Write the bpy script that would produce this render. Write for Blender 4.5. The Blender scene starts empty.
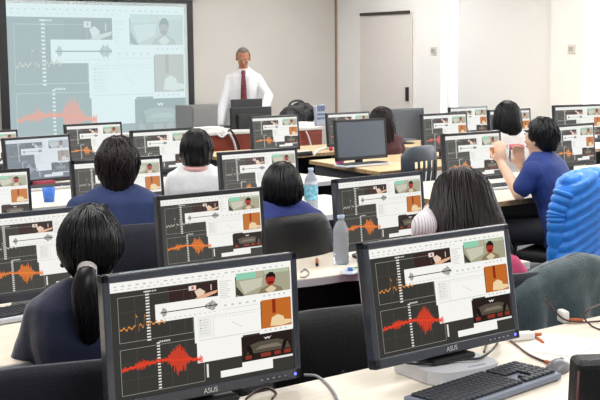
import bpy, bmesh, math, random
from mathutils import Vector, Matrix, noise
PI = math.pi
rnd = random.Random(7)
SC = bpy.context.scene
C = SC.collection
FPX = 1150.0
CAM = Vector((0, 0, 1.65))

# ------------------------------------------------------------------ camera
roll = math.radians(0.55); pitch = math.atan(140 / FPX); hd = math.radians(37.7)
FW = Vector((math.sin(hd) * math.cos(pitch), math.cos(hd) * math.cos(pitch), -math.sin(pitch)))
R0 = Vector((math.cos(hd), -math.sin(hd), 0)); U0 = R0.cross(FW)
RT = R0 * math.cos(roll) - U0 * math.sin(roll); UP = U0 * math.cos(roll) + R0 * math.sin(roll)
cd = bpy.data.cameras.new('camera'); cam = bpy.data.objects.new('camera', cd); C.objects.link(cam)
cd.sensor_width = 36; cd.lens = FPX / 600 * 36; cd.clip_end = 100
M = Matrix((RT, UP, -FW)).transposed().to_4x4(); M.translation = CAM
cam.matrix_world = M
SC.camera = cam
def ray(x, y): return FW + RT * ((x - 300) / FPX) + UP * ((200 - y) / FPX)
def at(x, y, z):
    d = ray(x, y); return CAM + d * ((z - CAM.z) / d.z)
def proj(p):
    d = Vector(p) - CAM; z = d.dot(FW); return Vector((300 + FPX * d.dot(RT) / z, 200 - FPX * d.dot(UP) / z, z))
def atY(x, y, Y):
    d = ray(x, y); return CAM + d * (Y / d.y)
def atX(x, y, X):
    d = ray(x, y); return CAM + d * (X / d.x)

# ------------------------------------------------------------------ materials
def lin(c):
    if isinstance(c, str):
        c = [int(c[i:i + 2], 16) / 255 for i in (0, 2, 4)]
    return tuple(v / 12.92 if v <= .04045 else ((v + .055) / 1.055) ** 2.4 for v in c) + (1,)
MATS = {}
def mat(name, col, rough=.5, metal=0, var=0, scale=20, bump=0, bscale=60, trans=0, emit=0, alpha=1, stretch=None, coat=0, sheen=0):
    if name in MATS: return MATS[name]
    m = bpy.data.materials.new(name); m.use_nodes = True; nt = m.node_tree; n = nt.nodes; b = n['Principled BSDF']
    b.inputs['Base Color'].default_value = lin(col); b.inputs['Roughness'].default_value = rough; b.inputs['Metallic'].default_value = metal
    b.inputs['Transmission Weight'].default_value = trans; b.inputs['Coat Weight'].default_value = coat
    b.inputs['Sheen Weight'].default_value = sheen
    if emit:
        b.inputs['Emission Color'].default_value = lin(col); b.inputs['Emission Strength'].default_value = emit
    tc = n.new('ShaderNodeTexCoord'); mp = n.new('ShaderNodeMapping')
    nt.links.new(tc.outputs['Object'], mp.inputs['Vector'])
    if stretch: mp.inputs['Scale'].default_value = stretch
    nz = n.new('ShaderNodeTexNoise'); nz.inputs['Scale'].default_value = scale; nz.inputs['Detail'].default_value = 4
    nt.links.new(mp.outputs['Vector'], nz.inputs['Vector'])
    if var:
        rp = n.new('ShaderNodeValToRGB'); l = lin(col)
        rp.color_ramp.elements[0].position = .35; rp.color_ramp.elements[1].position = .65
        rp.color_ramp.elements[0].color = tuple(max(0, v * (1 - var)) for v in l[:3]) + (1,)
        rp.color_ramp.elements[1].color = tuple(min(1, v * (1 + var)) for v in l[:3]) + (1,)
        nt.links.new(nz.outputs['Fac'], rp.inputs['Fac']); nt.links.new(rp.outputs['Color'], b.inputs['Base Color'])
    if bump:
        nb = n.new('ShaderNodeTexNoise'); nb.inputs['Scale'].default_value = bscale
        nt.links.new(mp.outputs['Vector'], nb.inputs['Vector'])
        bp = n.new('ShaderNodeBump'); bp.inputs['Strength'].default_value = bump; bp.inputs['Distance'].default_value = .01
        nt.links.new(nb.outputs['Fac'], bp.inputs['Height']); nt.links.new(bp.outputs['Normal'], b.inputs['Normal'])
    MATS[name] = m
    if trans: b.inputs['IOR'].default_value = 1.12 if trans < 1 else (1.1 if 'water' in name else 1.02)
    return m
def emat(name, col, s=1.0):
    if name in MATS: return MATS[name]
    m = bpy.data.materials.new(name); m.use_nodes = True; nt = m.node_tree; nt.nodes.clear()
    e = nt.nodes.new('ShaderNodeEmission'); o = nt.nodes.new('ShaderNodeOutputMaterial')
    e.inputs['Color'].default_value = lin(col); e.inputs['Strength'].default_value = s
    nt.links.new(e.outputs[0], o.inputs[0]); MATS[name] = m; return m
def wood(name, c1, c2, rough=.45):
    m = mat(name, c1, rough, bump=.05, bscale=90); nt = m.node_tree; n = nt.nodes; b = n['Principled BSDF']
    w = n.new('ShaderNodeTexNoise'); mp = n.new('ShaderNodeMapping'); tc = n.new('ShaderNodeTexCoord'); rp = n.new('ShaderNodeValToRGB')
    mp.inputs['Scale'].default_value = (1.2, 22, 22); w.inputs['Scale'].default_value = 3; w.inputs['Detail'].default_value = 5
    nt.links.new(tc.outputs['Object'], mp.inputs[0]); nt.links.new(mp.outputs[0], w.inputs['Vector']); nt.links.new(w.outputs['Fac'], rp.inputs[0])
    rp.color_ramp.elements[0].position = .35; rp.color_ramp.elements[1].position = .65
    rp.color_ramp.elements[0].color = lin(c2); rp.color_ramp.elements[1].color = lin(c1)
    nt.links.new(rp.outputs[0], b.inputs['Base Color']); return m
desk_m = wood('desk_laminate', 'f2e9da', 'ebdfcc', .4)
desk_far = wood('desk_wood', 'e6cfa8', 'd6b98c', .45)
edge_m = mat('desk_edge', 'cfd2d8', .35)
edge_w = mat('desk_edge_wood', 'a08660', .5, var=.3, scale=40)
panel_m = mat('desk_panel_dark', '20242c', .6, var=.1)
panel_g = mat('desk_panel_grey', '4a4d55', .6, var=.08)
redwood = wood('red_wood', '96412a', '7d3220', .45)
casing_m = mat('monitor_casing', '23262c', .32, coat=.25)
casing_b = mat('monitor_casing_bluish', '363c48', .25, coat=.5)
glossblk = mat('black_gloss', '0e0f12', .15)
silver_m = mat('silver_plastic', 'd4d6da', .35)
white_pl = mat('white_plastic', 'eeeeec', .4)
key_m = mat('keycap_black', '2c2f36', .5)
keyb_m = mat('keyboard_body', '7c8496', .4)
keyw_m = mat('keycap_dark', '262b36', .5)
kb_light = mat('keyboard_body_pale', 'c9ccd4', .4)
skin_m = mat('skin', 'd9a487', .5, var=.06, scale=30)
skin_p = mat('skin_pale', 'e8bfa5', .5, var=.05, scale=30)
skin_t = mat('skin_tan', 'b0775a', .5, var=.06, scale=30)
hair_b = mat('hair_black', '111116', .36, var=.5, scale=25, stretch=(6, 6, .6))
hair_n = mat('hair_brown', '1d1317', .42, var=.5, scale=25, stretch=(6, 6, .6))
for h_ in (hair_b, hair_n): h_.node_tree.nodes['Principled BSDF'].inputs['Specular IOR Level'].default_value = .3
hair_g = mat('hair_grey', '6f665f', .6, var=.3, scale=40)
navy_c = mat('navy_cloth', '1f2c58', .85, var=.12, scale=12, bump=.4, bscale=25, sheen=.3)
chair_f = mat('chair_fabric', '14182a', .8, var=.15, scale=60, bump=.3, bscale=300, sheen=.2)
chair_l = mat('chair_black_leather', '0c0d11', .55, bump=.25, bscale=120)
chair_p = mat('chair_plastic', '22242a', .45)
chair_s = mat('chair_bluegrey_plastic', '39414f', .4)
chrome = mat('chrome', 'b8bcc2', .2, metal=1)
black_p = mat('black_plastic', '16171a', .45)
orange_p = mat('orange_plug', 'c8622a', .4)
brown_c = mat('cable_brown', '4a2e28', .4)
grey_c = mat('cable_grey', '8a8c92', .4)
white_c = mat('cable_white', 'e8e8ea', .4)
clearp = mat('clear_plastic', 'e6eefa', .08, trans=.62)
water_m = mat('bottle_water', 'e6f2fa', .02, trans=1)

# ------------------------------------------------------------------ mesh builder
class MB:
    def __init__(s): s.bm = bmesh.new(); s.mats = []; s.mi = 0
    def m(s, mt):
        if mt not in s.mats: s.mats.append(mt)
        s.mi = s.mats.index(mt); return s
    def face(s, pts):
        f = s.bm.faces.new([s.bm.verts.new(p) for p in pts]); f.material_index = s.mi; return f
    def box(s, c, sz, rot=None, bev=0, seg=2):
        r = bmesh.ops.create_cube(s.bm, size=1); vs = r['verts']
        mx = Matrix.Translation(c) @ ((rot.to_4x4()) if rot else Matrix()) @ Matrix.Diagonal((*sz, 1))
        bmesh.ops.transform(s.bm, matrix=mx, verts=vs)
        fs = {f for v in vs for f in v.link_faces}
        for f in fs: f.material_index = s.mi
        if bev:
            es = {e for v in vs for e in v.link_edges}
            r = bmesh.ops.bevel(s.bm, geom=list(es), offset=bev, segments=seg, profile=.5, affect='EDGES')
            for f in r['faces']: f.material_index = s.mi
        return s
    def bx(s, x0, x1, y0, y1, z0, z1, bev=0):
        return s.box(((x0 + x1) / 2, (y0 + y1) / 2, (z0 + z1) / 2), (abs(x1 - x0), abs(y1 - y0), abs(z1 - z0)), None, bev)
    def rings(s, rs, closed=True, cap=True):
        vr = [[s.bm.verts.new(p) for p in r] for r in rs]; n = len(vr[0])
        for a, b in zip(vr, vr[1:]):
            for i in range(n if closed else n - 1):
                j = (i + 1) % n
                f = s.bm.faces.new((a[i], a[j], b[j], b[i])); f.material_index = s.mi; f.smooth = True
        if cap and closed:
            for r, fl in ((vr[0], True), (vr[-1], False)):
                f = s.bm.faces.new(r[::-1] if fl else r); f.material_index = s.mi
        return s
    def tube(s, pts, r, n=10, flat=None):
        pts = [Vector(p) for p in pts]; rr = r if isinstance(r, (list, tuple)) else [r] * len(pts)
        rs = []; prev = None
        for i, p in enumerate(pts):
            t = (pts[min(i + 1, len(pts) - 1)] - pts[max(i - 1, 0)]).normalized()
            if prev is None:
                a = Vector((0, 0, 1)) if abs(t.z) < .9 else Vector((1, 0, 0)); u = t.cross(a).normalized()
            else:
                u = (prev - t * prev.dot(t)).normalized()
            prev = u; v = t.cross(u)
            rs.append([p + u * (rr[i] * math.cos(2 * PI * k / n)) + v * (rr[i] * math.sin(2 * PI * k / n)) for k in range(n)])
        return s.rings(rs)
    def cyl(s, p, q, r1, r2=None, n=20): return s.tube([p, q], [r1, r1 if r2 is None else r2], n)
    def lathe(s, prof, c=(0, 0, 0), n=28, cap=True):
        return s.rings([[(c[0] + r * math.cos(2 * PI * k / n), c[1] + r * math.sin(2 * PI * k / n), c[2] + z) for k in range(n)] for r, z in prof], cap=cap)
    def ell(s, c, r, rot=None, u=16, v=12):
        g = bmesh.ops.create_uvsphere(s.bm, u_segments=u, v_segments=v, radius=1)
        mx = Matrix.Translation(c) @ ((rot.to_4x4()) if rot else Matrix()) @ Matrix.Diagonal((*r, 1))
        bmesh.ops.transform(s.bm, matrix=mx, verts=g['verts'])
        for f in {f for w in g['verts'] for f in w.link_faces}: f.material_index = s.mi; f.smooth = True
        return s
    def prism(s, pts, z0, z1):
        a = [s.bm.verts.new((p[0], p[1], z0)) for p in pts]; b = [s.bm.verts.new((p[0], p[1], z1)) for p in pts]
        fs = [s.bm.faces.new(a[::-1]), s.bm.faces.new(b)]
        n = len(pts)
        for i in range(n): fs.append(s.bm.faces.new((a[i], a[(i + 1) % n], b[(i + 1) % n], b[i])))
        for f in fs: f.material_index = s.mi
        return s
    def mesh(s, name):
        bmesh.ops.recalc_face_normals(s.bm, faces=s.bm.faces)
        me = bpy.data.meshes.new(name); s.bm.to_mesh(me); s.bm.free()
        for m_ in s.mats: me.materials.append(m_)
        return me
    def build(s, name, parent=None, recalc=True, loc=None):
        if recalc: me = s.mesh(name)
        else:
            me = bpy.data.meshes.new(name); s.bm.to_mesh(me); s.bm.free()
            for m_ in s.mats: me.materials.append(m_)
        o = bpy.data.objects.new(name, me); C.objects.link(o)
        if parent: o.parent = parent
        if loc: o.location = loc
        return o
def mb(m=None):
    b = MB()
    if m: b.m(m)
    return b
def tag(o, label, cat, group=None, kind=None):
    if label: o['label'] = label
    if cat: o['category'] = cat
    if group: o['group'] = group
    if kind: o['kind'] = kind
    return o
def thing(name, label, cat, loc=(0, 0, 0), rz=0, group=None):
    o = bpy.data.objects.new(name, None); C.objects.link(o); o.location = loc; o.rotation_euler = (0, 0, rz); o.empty_display_size = .1
    return tag(o, label, cat, group)
def struct(o): o['kind'] = 'structure'; return o
CH = {}
def dup(root, loc=None, rz=None, label=None, parent=None):
    r = root.copy(); C.objects.link(r)
    if parent: r.parent = parent
    if loc is not None: r.location = loc
    if rz is not None: r.rotation_euler = (0, 0, rz)
    if label: r['label'] = label
    for ch in [c for c in bpy.data.objects if c.parent == root]: dup(ch, parent=r)
    return r
def text_mesh(txt, size, mt, parent, M_, name='logo'):
    cu = bpy.data.curves.new('t', 'FONT'); cu.body = txt; cu.size = size; cu.extrude = size * .02; cu.align_x = 'CENTER'
    o = bpy.data.objects.new('t', cu); C.objects.link(o)
    dg = bpy.context.evaluated_depsgraph_get(); me = bpy.data.meshes.new_from_object(o.evaluated_get(dg))
    bpy.data.objects.remove(o); me.transform(M_); me.materials.clear(); me.materials.append(mt)
    q = bpy.data.objects.new(name, me); C.objects.link(q); q.parent = parent; return q

# ------------------------------------------------------------------ room shell
YF, XR, ZC, YB, XL = 12.1, 0, 3.0, -2.2, -1.5
XR = atY(337, 60, YF).x
def wall(name, bxs, m):
    b = mb(m)
    for q in bxs: b.bx(*q)
    return struct(b.build(name))
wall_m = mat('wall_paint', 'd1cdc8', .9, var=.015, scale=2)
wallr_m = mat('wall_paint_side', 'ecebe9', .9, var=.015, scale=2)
floor_m = mat('floor_tile', '6f7076', .5, var=.1, scale=8)
wall('floor', [(XL - .1, XR + .6, YB - .1, YF + .1, -.1, 0)], floor_m)
wall('ceiling', [(XL - .1, XR + .1, YB - .1, YF + .1, ZC, ZC + .1)], mat('ceiling_paint', 'f2f1ee', .9))
wall('wall_front', [(XL - .1, XR + .1, YF, YF + .1, 0, ZC)], wall_m)
wall('wall_left', [(XL - .1, XL, YB, YF, 0, ZC)], wall_m)
wall('wall_back', [(XL - .1, XR + .1, YB - .1, YB, 0, ZC)], wall_m)
yA = atX(441, 60, XR).y; yB_ = atX(554, 60, XR).y; yC = atX(587, 60, XR).y
print('XR', XR, 'ys', yA, yB_, yC)
T = .22
zs, zt = .75, 2.75
# right wall: plain with door | window 1 | pillar | window 2
wall('wall_right', [(XR, XR + T, yA, YF, 0, ZC), (XR, XR + T, yB_, yA, 0, zs), (XR, XR + T, yB_, yA, zt, ZC),
                    (XR - .06, XR + T, yC, yB_, 0, ZC), (XR, XR + T, yC - 3.2, yC, 0, zs), (XR, XR + T, yC - 3.2, yC, zt, ZC),
                    (XR, XR + T, YB, yC - 3.2, 0, ZC)], wallr_m)
struct(mb(mat('trim_brown', '9c7f68', .6)).bx(XR - .035, XR - .015, YF - .02, YF, 0, ZC).m(wall_m).bx(XR - .015, XR, YF - .03, YF, 0, ZC).build('trim_1'))
struct(mb(white_pl).bx(XL, XR - .04, YF - .012, YF, 0, .1).build('baseboard_front'))
d0 = atX(413.5, 60, XR).y; d1 = atX(362, 60, XR).y
struct(mb(white_pl).bx(XR - .012, XR, d1 + .05, YF - .04, 0, .1).bx(XR - .012, XR, yA, d0 - .05, 0, .1).build('baseboard_right'))
# door
zd = atX(388, 13, XR).z
door = struct(mb(mat('door_paint', 'd9d4cf', .7, var=.01)).bx(XR - .03, XR + .01, d0, d1, .01, zd, .004).build('door_1'))
mb(black_p).bx(XR - .075, XR - .03, d0 + .05, d0 + .075, atX(409, 101, XR).z, atX(409, 87, XR).z, .004).build('door_handle', door)
mb(mat('door_closer', '4a4642', .4, metal=.5)).bx(XR - .06, XR - .03, d0 + .03, d1 - .02, zd - .02, zd + .015, .004).build('door_closer', door)
mb(wallr_m).bx(XR - .015, XR, d0 - .03, d0 - .006, 0, zd + .03).bx(XR - .015, XR, d1 + .006, d1 + .03, 0, zd + .03).build('door_frame', door)
# windows
glass = mat('window_glass', 'ffffff', .02, trans=1)
def window(n, y0, y1):
    f = mb(white_pl)
    for a, b in ((y0, y0 + .05), (y1 - .05, y1), ((y0 + y1) / 2 - .025, (y0 + y1) / 2 + .025)): f.bx(XR + .12, XR + .17, a, b, zs, zt)
    for a, b in ((zs, zs + .05), (zt - .05, zt)): f.bx(XR + .12, XR + .17, y0, y1, a, b)
    o = struct(f.build('window_%d' % n))
    mb(glass).bx(XR + .14, XR + .146, y0 + .05, y1 - .05, zs + .05, zt - .05).build('pane', o)
    return o
w1 = window(1, yB_, yA); w2 = window(2, yC - 3.2, yC)
# roller blind covering window 1 except a slit at its far side
bm_ = mat('roller_blind_fabric', 'e9e9e9', .9, bump=.1, bscale=200)
yg = atX(455, 60, XR).y
bl = thing('roller_blind', 'white roller blind pulled down over the window between door wall and pillar', 'blind', (XR + .05, (yB_ + yg) / 2, zt))
hw = (yg - yB_) / 2
mb(bm_).bx(-.004, .004, -hw, hw, -(zt - .78), -.02).build('blind_fabric', bl)
mb(white_pl).cyl((0, -hw, 0), (0, hw, 0), .03).build('roller', bl); mb(white_pl).cyl((0, -hw, -(zt - .77)), (0, hw, -(zt - .77)), .012).build('bottom_bar', bl)
# switches
def switch(x, y, X, label, s=.05):
    p = atX(x, y, X)
    o = thing('light_switch', label, 'switch', (X, p.y, p.z))
    mb(mat('switch_plate', 'd3cfcb', .5)).bx(-.012, 0, -s, s, -s, s, .003).build('switch_plate', o)
    mb(mat('switch_rocker', 'aaa6a2', .4)).bx(-.018, -.012, -s * .45, s * .1, -s * .5, s * .5, .002).bx(-.018, -.012, s * .2, s * .7, -s * .5, s * .5, .002).build('rocker', o)
switch(434, 51, XR, 'grey switch plate on the wall right of the door')
switch(572, 49, XR - .06, 'pale switch plate on the white pillar by the window')

# ------------------------------------------------------------------ screen picture
def screen_mesh(name, W, Hh, pal, seed=1, wave='e4442a', ecg='d98a3c'):
    """desktop picture as flat patches, origin at screen top-left corner, x right, z up, faces -Y"""
    b = MB(); r = random.Random(seed); L = [0]
    def put(col, pts, lay):
        b.m(pal(col)); b.face([(u * W, -lay * .00022, -v * Hh) for u, v in pts])
    def rect(u0, v0, u1, v1, col, lay=1): put(col, [(u0, v0), (u0, v1), (u1, v1), (u1, v0)], lay)
    def ell(u, v, ru, rv, col, lay, n=14): put(col, [(u + ru * math.cos(-2 * PI * k / n), v + rv * math.sin(2 * PI * k / n) * -1 * -1) for k in range(n)][::-1], lay)
    rect(0, 0, 1, 1, '3b3a36', 0)
    W_ = 'f6f5f0'
    rect(0, 0, 1, .085, W_)
    for k in range(26): rect(.02 + k * .037, .03, .02 + k * .037 + r.uniform(.008, .022), .04, 'b9b7b2', 3)
    for k in range(18): rect(.02 + k * .034, .058, .02 + k * .034 + r.uniform(.005, .02), .066, 'cbc9c4', 3)
    # panels
    for (u0, v0, u1, v1) in ((.035, .13, .425, .515), (.035, .575, .475, .965)):
        t = .0025
        for q in ((u0, v0, u1, v0 + t * 1.6), (u0, v1, u1, v1 + t * 1.6), (u0, v0, u0 + t, v1), (u1, v0, u1 + t, v1)): rect(*q, '9b9a94', 2)
    for vv in (.26, .38, .70, .84):
        rect(.04, vv, .42, vv + .002, '57564f', 2)
    for uu in (.12, .30, .38): rect(uu, .14, uu + .0015, .51, '57564f', 2); rect(uu, .58, uu + .0015, .96, '57564f', 2)
    for k in range(17): rect(.178, .10 + k * .026, .198, .113 + k * .026, 'e6e4dc', 3)
    for k in range(16): rect(.226, .555 + k * .026, .242, .568 + k * .026, 'e6e4dc', 3)
    for k in range(5): rect(.24 + k * .012, .545, .249 + k * .012, .56, 'c9c7c0', 3); rect(.17 + k * .014, .1, .18 + k * .014, .112, 'c9c7c0', 3)
    # ecg
    v = .40; pts = []
    n = 60
    for i in range(n + 1):
        u = .04 + i / n * .24
        a = .012 * math.sin(i * .9) + r.uniform(-.008, .008) - .02 * i / n
        if abs(u - .128) < .006: a -= .1
        if abs(u - .136) < .004: a += .05
        if abs(u - .17) < .005: a -= .07
        pts.append((u, v + a))
    def poly(pts, t, col, lay):
        for (a, c), (d, e) in zip(pts, pts[1:]):
            put(col, [(a, c - t), (a, c + t), (d, e + t), (d, e - t)], lay)
    poly(pts, .007, ecg, 4)
    # emg burst
    prev = None; n = 92
    for i in range(n):
        u = .04 + i / n * .43
        cu = .75 - .03 * math.sin((u - .04) * 9)
        amp = .018 + .035 * math.exp(-((u - .14) / .03) ** 2) + .15 * math.exp(-((u - .335) / .05) ** 4) * (.65 + .35 * math.exp(-((u - .335) / .03) ** 2)) + .03 * math.exp(-((u - .46) / .02) ** 2)
        a = amp * r.uniform(.45, 1.05); c = amp * r.uniform(.35, 1.0)
        if amp < .035: cu += r.uniform(-.012, .012)
        put(wave, [(u, cu - a), (u, cu + c), (u + .0034, cu + c * .85), (u + .0034, cu - a * .85)], 4)
    poly([(.04 + i * .01, .75 - .03 * math.sin(i * .09) + r.uniform(-.008, .008)) for i in range(43)], .008, wave, 4)
    # hand video
    rect(.30, .10, .57, .23, '3a2a28', 2)
    rect(.41, .11, .45, .15, 'e8ddd2', 3); rect(.425, .118, .437, .14, 'c24a33', 4)
    put('e9cdb9', [(.44, .16), (.455, .215), (.49, .205), (.5, .175), (.47, .14)], 3)
    put('e3b190', [(.44, .225), (.49, .232), (.56, .2), (.57, .175), (.53, .185), (.48, .2)], 4)
    rect(.53, .12, .536, .17, 'd9c3b4', 3)
    # column
    rect(.57, .085, .67, .27, W_, 2)
    for k in range(9): rect(.58, .105 + k * .018, .60 + r.uniform(0, .05), .11 + k * .018, 'c4c2bd', 3)
    # waveform strip
    rect(.226, .23, .575, .385, W_, 3)
    put('26211e', [(.25, .303), (.25, .311), (.565, .311), (.565, .303)], 4)
    for u0, w_ in ((.258, .03), (.495, .07)):
        for k in range(10):
            a = .035 * math.sin(PI * (k + .5) / 10) * r.uniform(.6, 1.2) + .008
            rect(u0 + w_ * k / 10, .307 - a, u0 + w_ * k / 10 + w_ * .06, .307 + a, '1c1917', 4)
    for k in range(11): rect(.27 + k * .027, .36, .282 + k * .027, .366, 'b9b7b2', 4)
    # man video
    rect(.60, .265, 1, .34, W_, 2)
    rect(.675, .057, .992, .265, 'a7a48b', 3)
    rect(.675, .057, .79, .115, '8fcfb0', 4); rect(.79, .062, .83, .11, 'b8b09a', 4); rect(.84, .06, .985, .09, 'b5c4a6', 4)
    put('c9c6b2', [(.69, .13), (.72, .25), (.82, .2), (.83, .12)], 4); put('3f4038', [(.675, .17), (.675, .25), (.70, .265), (.72, .265)], 5)
    put('8a7a5c', [(.80, .265), (.815, .225), (.85, .2), (.90, .2), (.94, .23), (.95, .265)], 5)
    put('d8c9a8', [(.84, .235), (.86, .262), (.89, .262), (.91, .235), (.88, .2)], 6)
    ell(.875, .15, .028, .055, 'a8382c', 6); put('241c1a', [(.845, .15), (.85, .105), (.868, .08), (.89, .08), (.905, .11), (.905, .15), (.895, .125), (.858, .122)][::-1][::-1], 7)
    rect(.862, .165, .889, .185, '6b211c', 8)
    # central window
    rect(.43, .385, .81, .62, W_, 4); rect(.575, .27, .81, .39, W_, 4)
    rect(.45, .41, .525, .58, 'eceae4', 5); rect(.59, .355, .80, .359, 'd0cec9', 5)
    for q in ((.45, .40, .805, .403), (.45, .60, .805, .604), (.535, .40, .537, .6)): rect(*q, 'bdbbb6', 6)
    for k in range(5): rect(.60 + k * .042, .315, .615 + k * .042, .333, 'c9ccc8', 6)
    for k in range(6): rect(.461, .42 + k * .024, .469, .43 + k * .024, '7fb08a' if k % 3 == 0 else 'c9c7c2', 6); rect(.473, .423 + k * .024, .50 + r.uniform(0, .012), .427 + k * .024, 'c4c2bd', 6)
    for k in range(12): rect(.545 + k * .02, .42, .555 + k * .02, .424, 'c2c0bb', 6)
    for k in range(5): rect(.64 + k * .012, .48 + k * .012, .648 + k * .012, .486 + k * .012, 'aaa8a3', 6)
    # orange video
    rect(.815, .33, .992, .59, 'c06a2c', 3); rect(.88, .33, .9, .46, '8a3018', 4)
    put('ecd2a4', [(.865, .575), (.875, .5), (.91, .475), (.945, .5), (.95, .53), (.992, .54), (.992, .57), (.93, .585)], 4)
    rect(.80, .59, 1, .635, W_, 3)
    for k in range(5): rect(.83 + k * .03, .605, .84 + k * .03, .618, 'b9b7b2', 4)
    for k in range(5): rect(.83 + k * .03, .285, .84 + k * .03, .298, 'b9b7b2', 4)
    # white block
    rect(.44, .60, .70, .80, W_, 3); rect(.488, .82, .499, .94, 'e4e2dc', 3)
    # dark video (open pit)
    rect(.69, .635, .992, .86, '2a211e', 4)
    put('574f44', [(.72, .80), (.74, .72), (.79, .70), (.90, .70), (.96, .73), (.98, .80)], 5)
    put('7d7464', [(.77, .77), (.80, .74), (.90, .735), (.93, .77)], 6)
    put('1c1816', [(.715, .72), (.735, .82), (.76, .82), (.745, .73)], 6); put('1c1816', [(.935, .73), (.925, .8), (.945, .8), (.965, .71)], 6)
    for u, w_ in ((.71, .035), (.80, .06), (.88, .04), (.94, .04)): rect(u, .81, u + w_, .845, '86382a', 7)
    put('d9d6cf', [(.82, .665), (.835, .69), (.843, .675), (.852, .69), (.868, .66), (.855, .672), (.845, .664), (.835, .672)][::1], 6)
    # task bar strips
    rect(.69, .865, .87, .925, W_, 4); rect(.87, .865, .992, .885, 'e9e7e1', 4); rect(.565, .905, .87, .965, W_, 5)
    rect(.992, 0, 1, .62, W_, 8)
    bmesh.ops.recalc_face_normals(b.bm, faces=b.bm.faces)
    me = bpy.data.meshes.new(name)
    for f in b.bm.faces:
        if f.normal.y > 0: f.normal_flip()
    b.bm.to_mesh(me); b.bm.free()
    for m_ in b.mats: me.materials.append(m_)
    return me
def pal_near(c): return emat('scr_' + c, c, 1.0)
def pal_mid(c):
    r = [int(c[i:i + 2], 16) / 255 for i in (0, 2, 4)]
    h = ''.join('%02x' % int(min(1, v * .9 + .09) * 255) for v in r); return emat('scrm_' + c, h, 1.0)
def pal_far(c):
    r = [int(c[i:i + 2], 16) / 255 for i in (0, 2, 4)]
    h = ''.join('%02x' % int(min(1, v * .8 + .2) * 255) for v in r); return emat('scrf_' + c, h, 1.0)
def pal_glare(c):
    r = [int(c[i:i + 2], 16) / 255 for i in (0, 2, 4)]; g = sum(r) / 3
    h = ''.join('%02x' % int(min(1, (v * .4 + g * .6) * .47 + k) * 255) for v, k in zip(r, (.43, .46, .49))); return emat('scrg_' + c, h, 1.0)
def pal_proj(c):
    if c == 'e4442a': return emat('proj_red', 'e9b0a2', 1.0)
    r = [int(c[i:i + 2], 16) / 255 for i in (0, 2, 4)]; g = sum(r) / 3
    h = ''.join('%02x' % int(min(1, (v * .35 + g * .65) * .27 + k) * 255) for v, k in zip(r, (.62, .69, .70))); return emat('proj_' + c, h, 1.0)

# ------------------------------------------------------------------ monitors
MW, MH = .555, .333
SW, SH = .517, .284
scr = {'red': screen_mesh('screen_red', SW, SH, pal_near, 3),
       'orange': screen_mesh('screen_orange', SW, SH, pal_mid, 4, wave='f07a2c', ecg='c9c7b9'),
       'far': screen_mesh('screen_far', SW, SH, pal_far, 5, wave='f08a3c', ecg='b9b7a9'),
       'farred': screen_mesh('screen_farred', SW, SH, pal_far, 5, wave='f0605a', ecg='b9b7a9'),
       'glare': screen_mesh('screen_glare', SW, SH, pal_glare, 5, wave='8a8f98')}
off_b = mb(mat('screen_off', '56606e', .45)); off_b.bx(0, SW, -.002, 0, -SH, 0); scr['offdark'] = mb(mat('screen_off_dark', '35383e', .5)).bx(0, SW, -.002, 0, -SH, 0).mesh('screen_off_dark'); scr['off'] = off_b.mesh('screen_off')
def casing_mesh(m):
    b = mb(m); hw = MW / 2; sx = SW / 2; zt_ = MH - .02; zb = zt_ - SH
    # bezel as four bars around the screen, then shell behind
    for q in ((-hw, -sx, -.012, .02, 0, MH), (sx, hw, -.012, .02, 0, MH), (-hw, hw, -.012, .02, zt_, MH), (-hw, hw, -.012, .02, 0, zb)): b.bx(*q, .0035)
    b.bx(-hw + .004, hw - .004, .001, .03, .004, MH - .004, .008)
    b.box((0, .045, MH * .48), (.34, .04, .2), None, .018)
    return b.mesh('casing')
cas = {'dark': casing_mesh(casing_m), 'blue': casing_mesh(casing_b)}
neck = mb(black_p); neck.bx(-.035, .035, .03, .055, -.0, 1.0, .003); neck_me = neck.mesh('neck')
bb = mb(black_p)
bb.lathe([(.0, 0), (.115, 0), (.118, .006), (.10, .012), (.04, .016), (0, .017)], cap=False); base_me = bb.mesh('stand_base')
bb = mb(black_p); bb.box((0, .03, .008), (.16, .11, .016), None, .006); base_box = bb.mesh('stand_base')
def part(name, me, parent, loc=(0, 0, 0), label=None):
    o = bpy.data.objects.new(name, me); C.objects.link(o); o.parent = parent; o.location = loc
    if label: o['label'] = label
    return o
MON = {}
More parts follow.
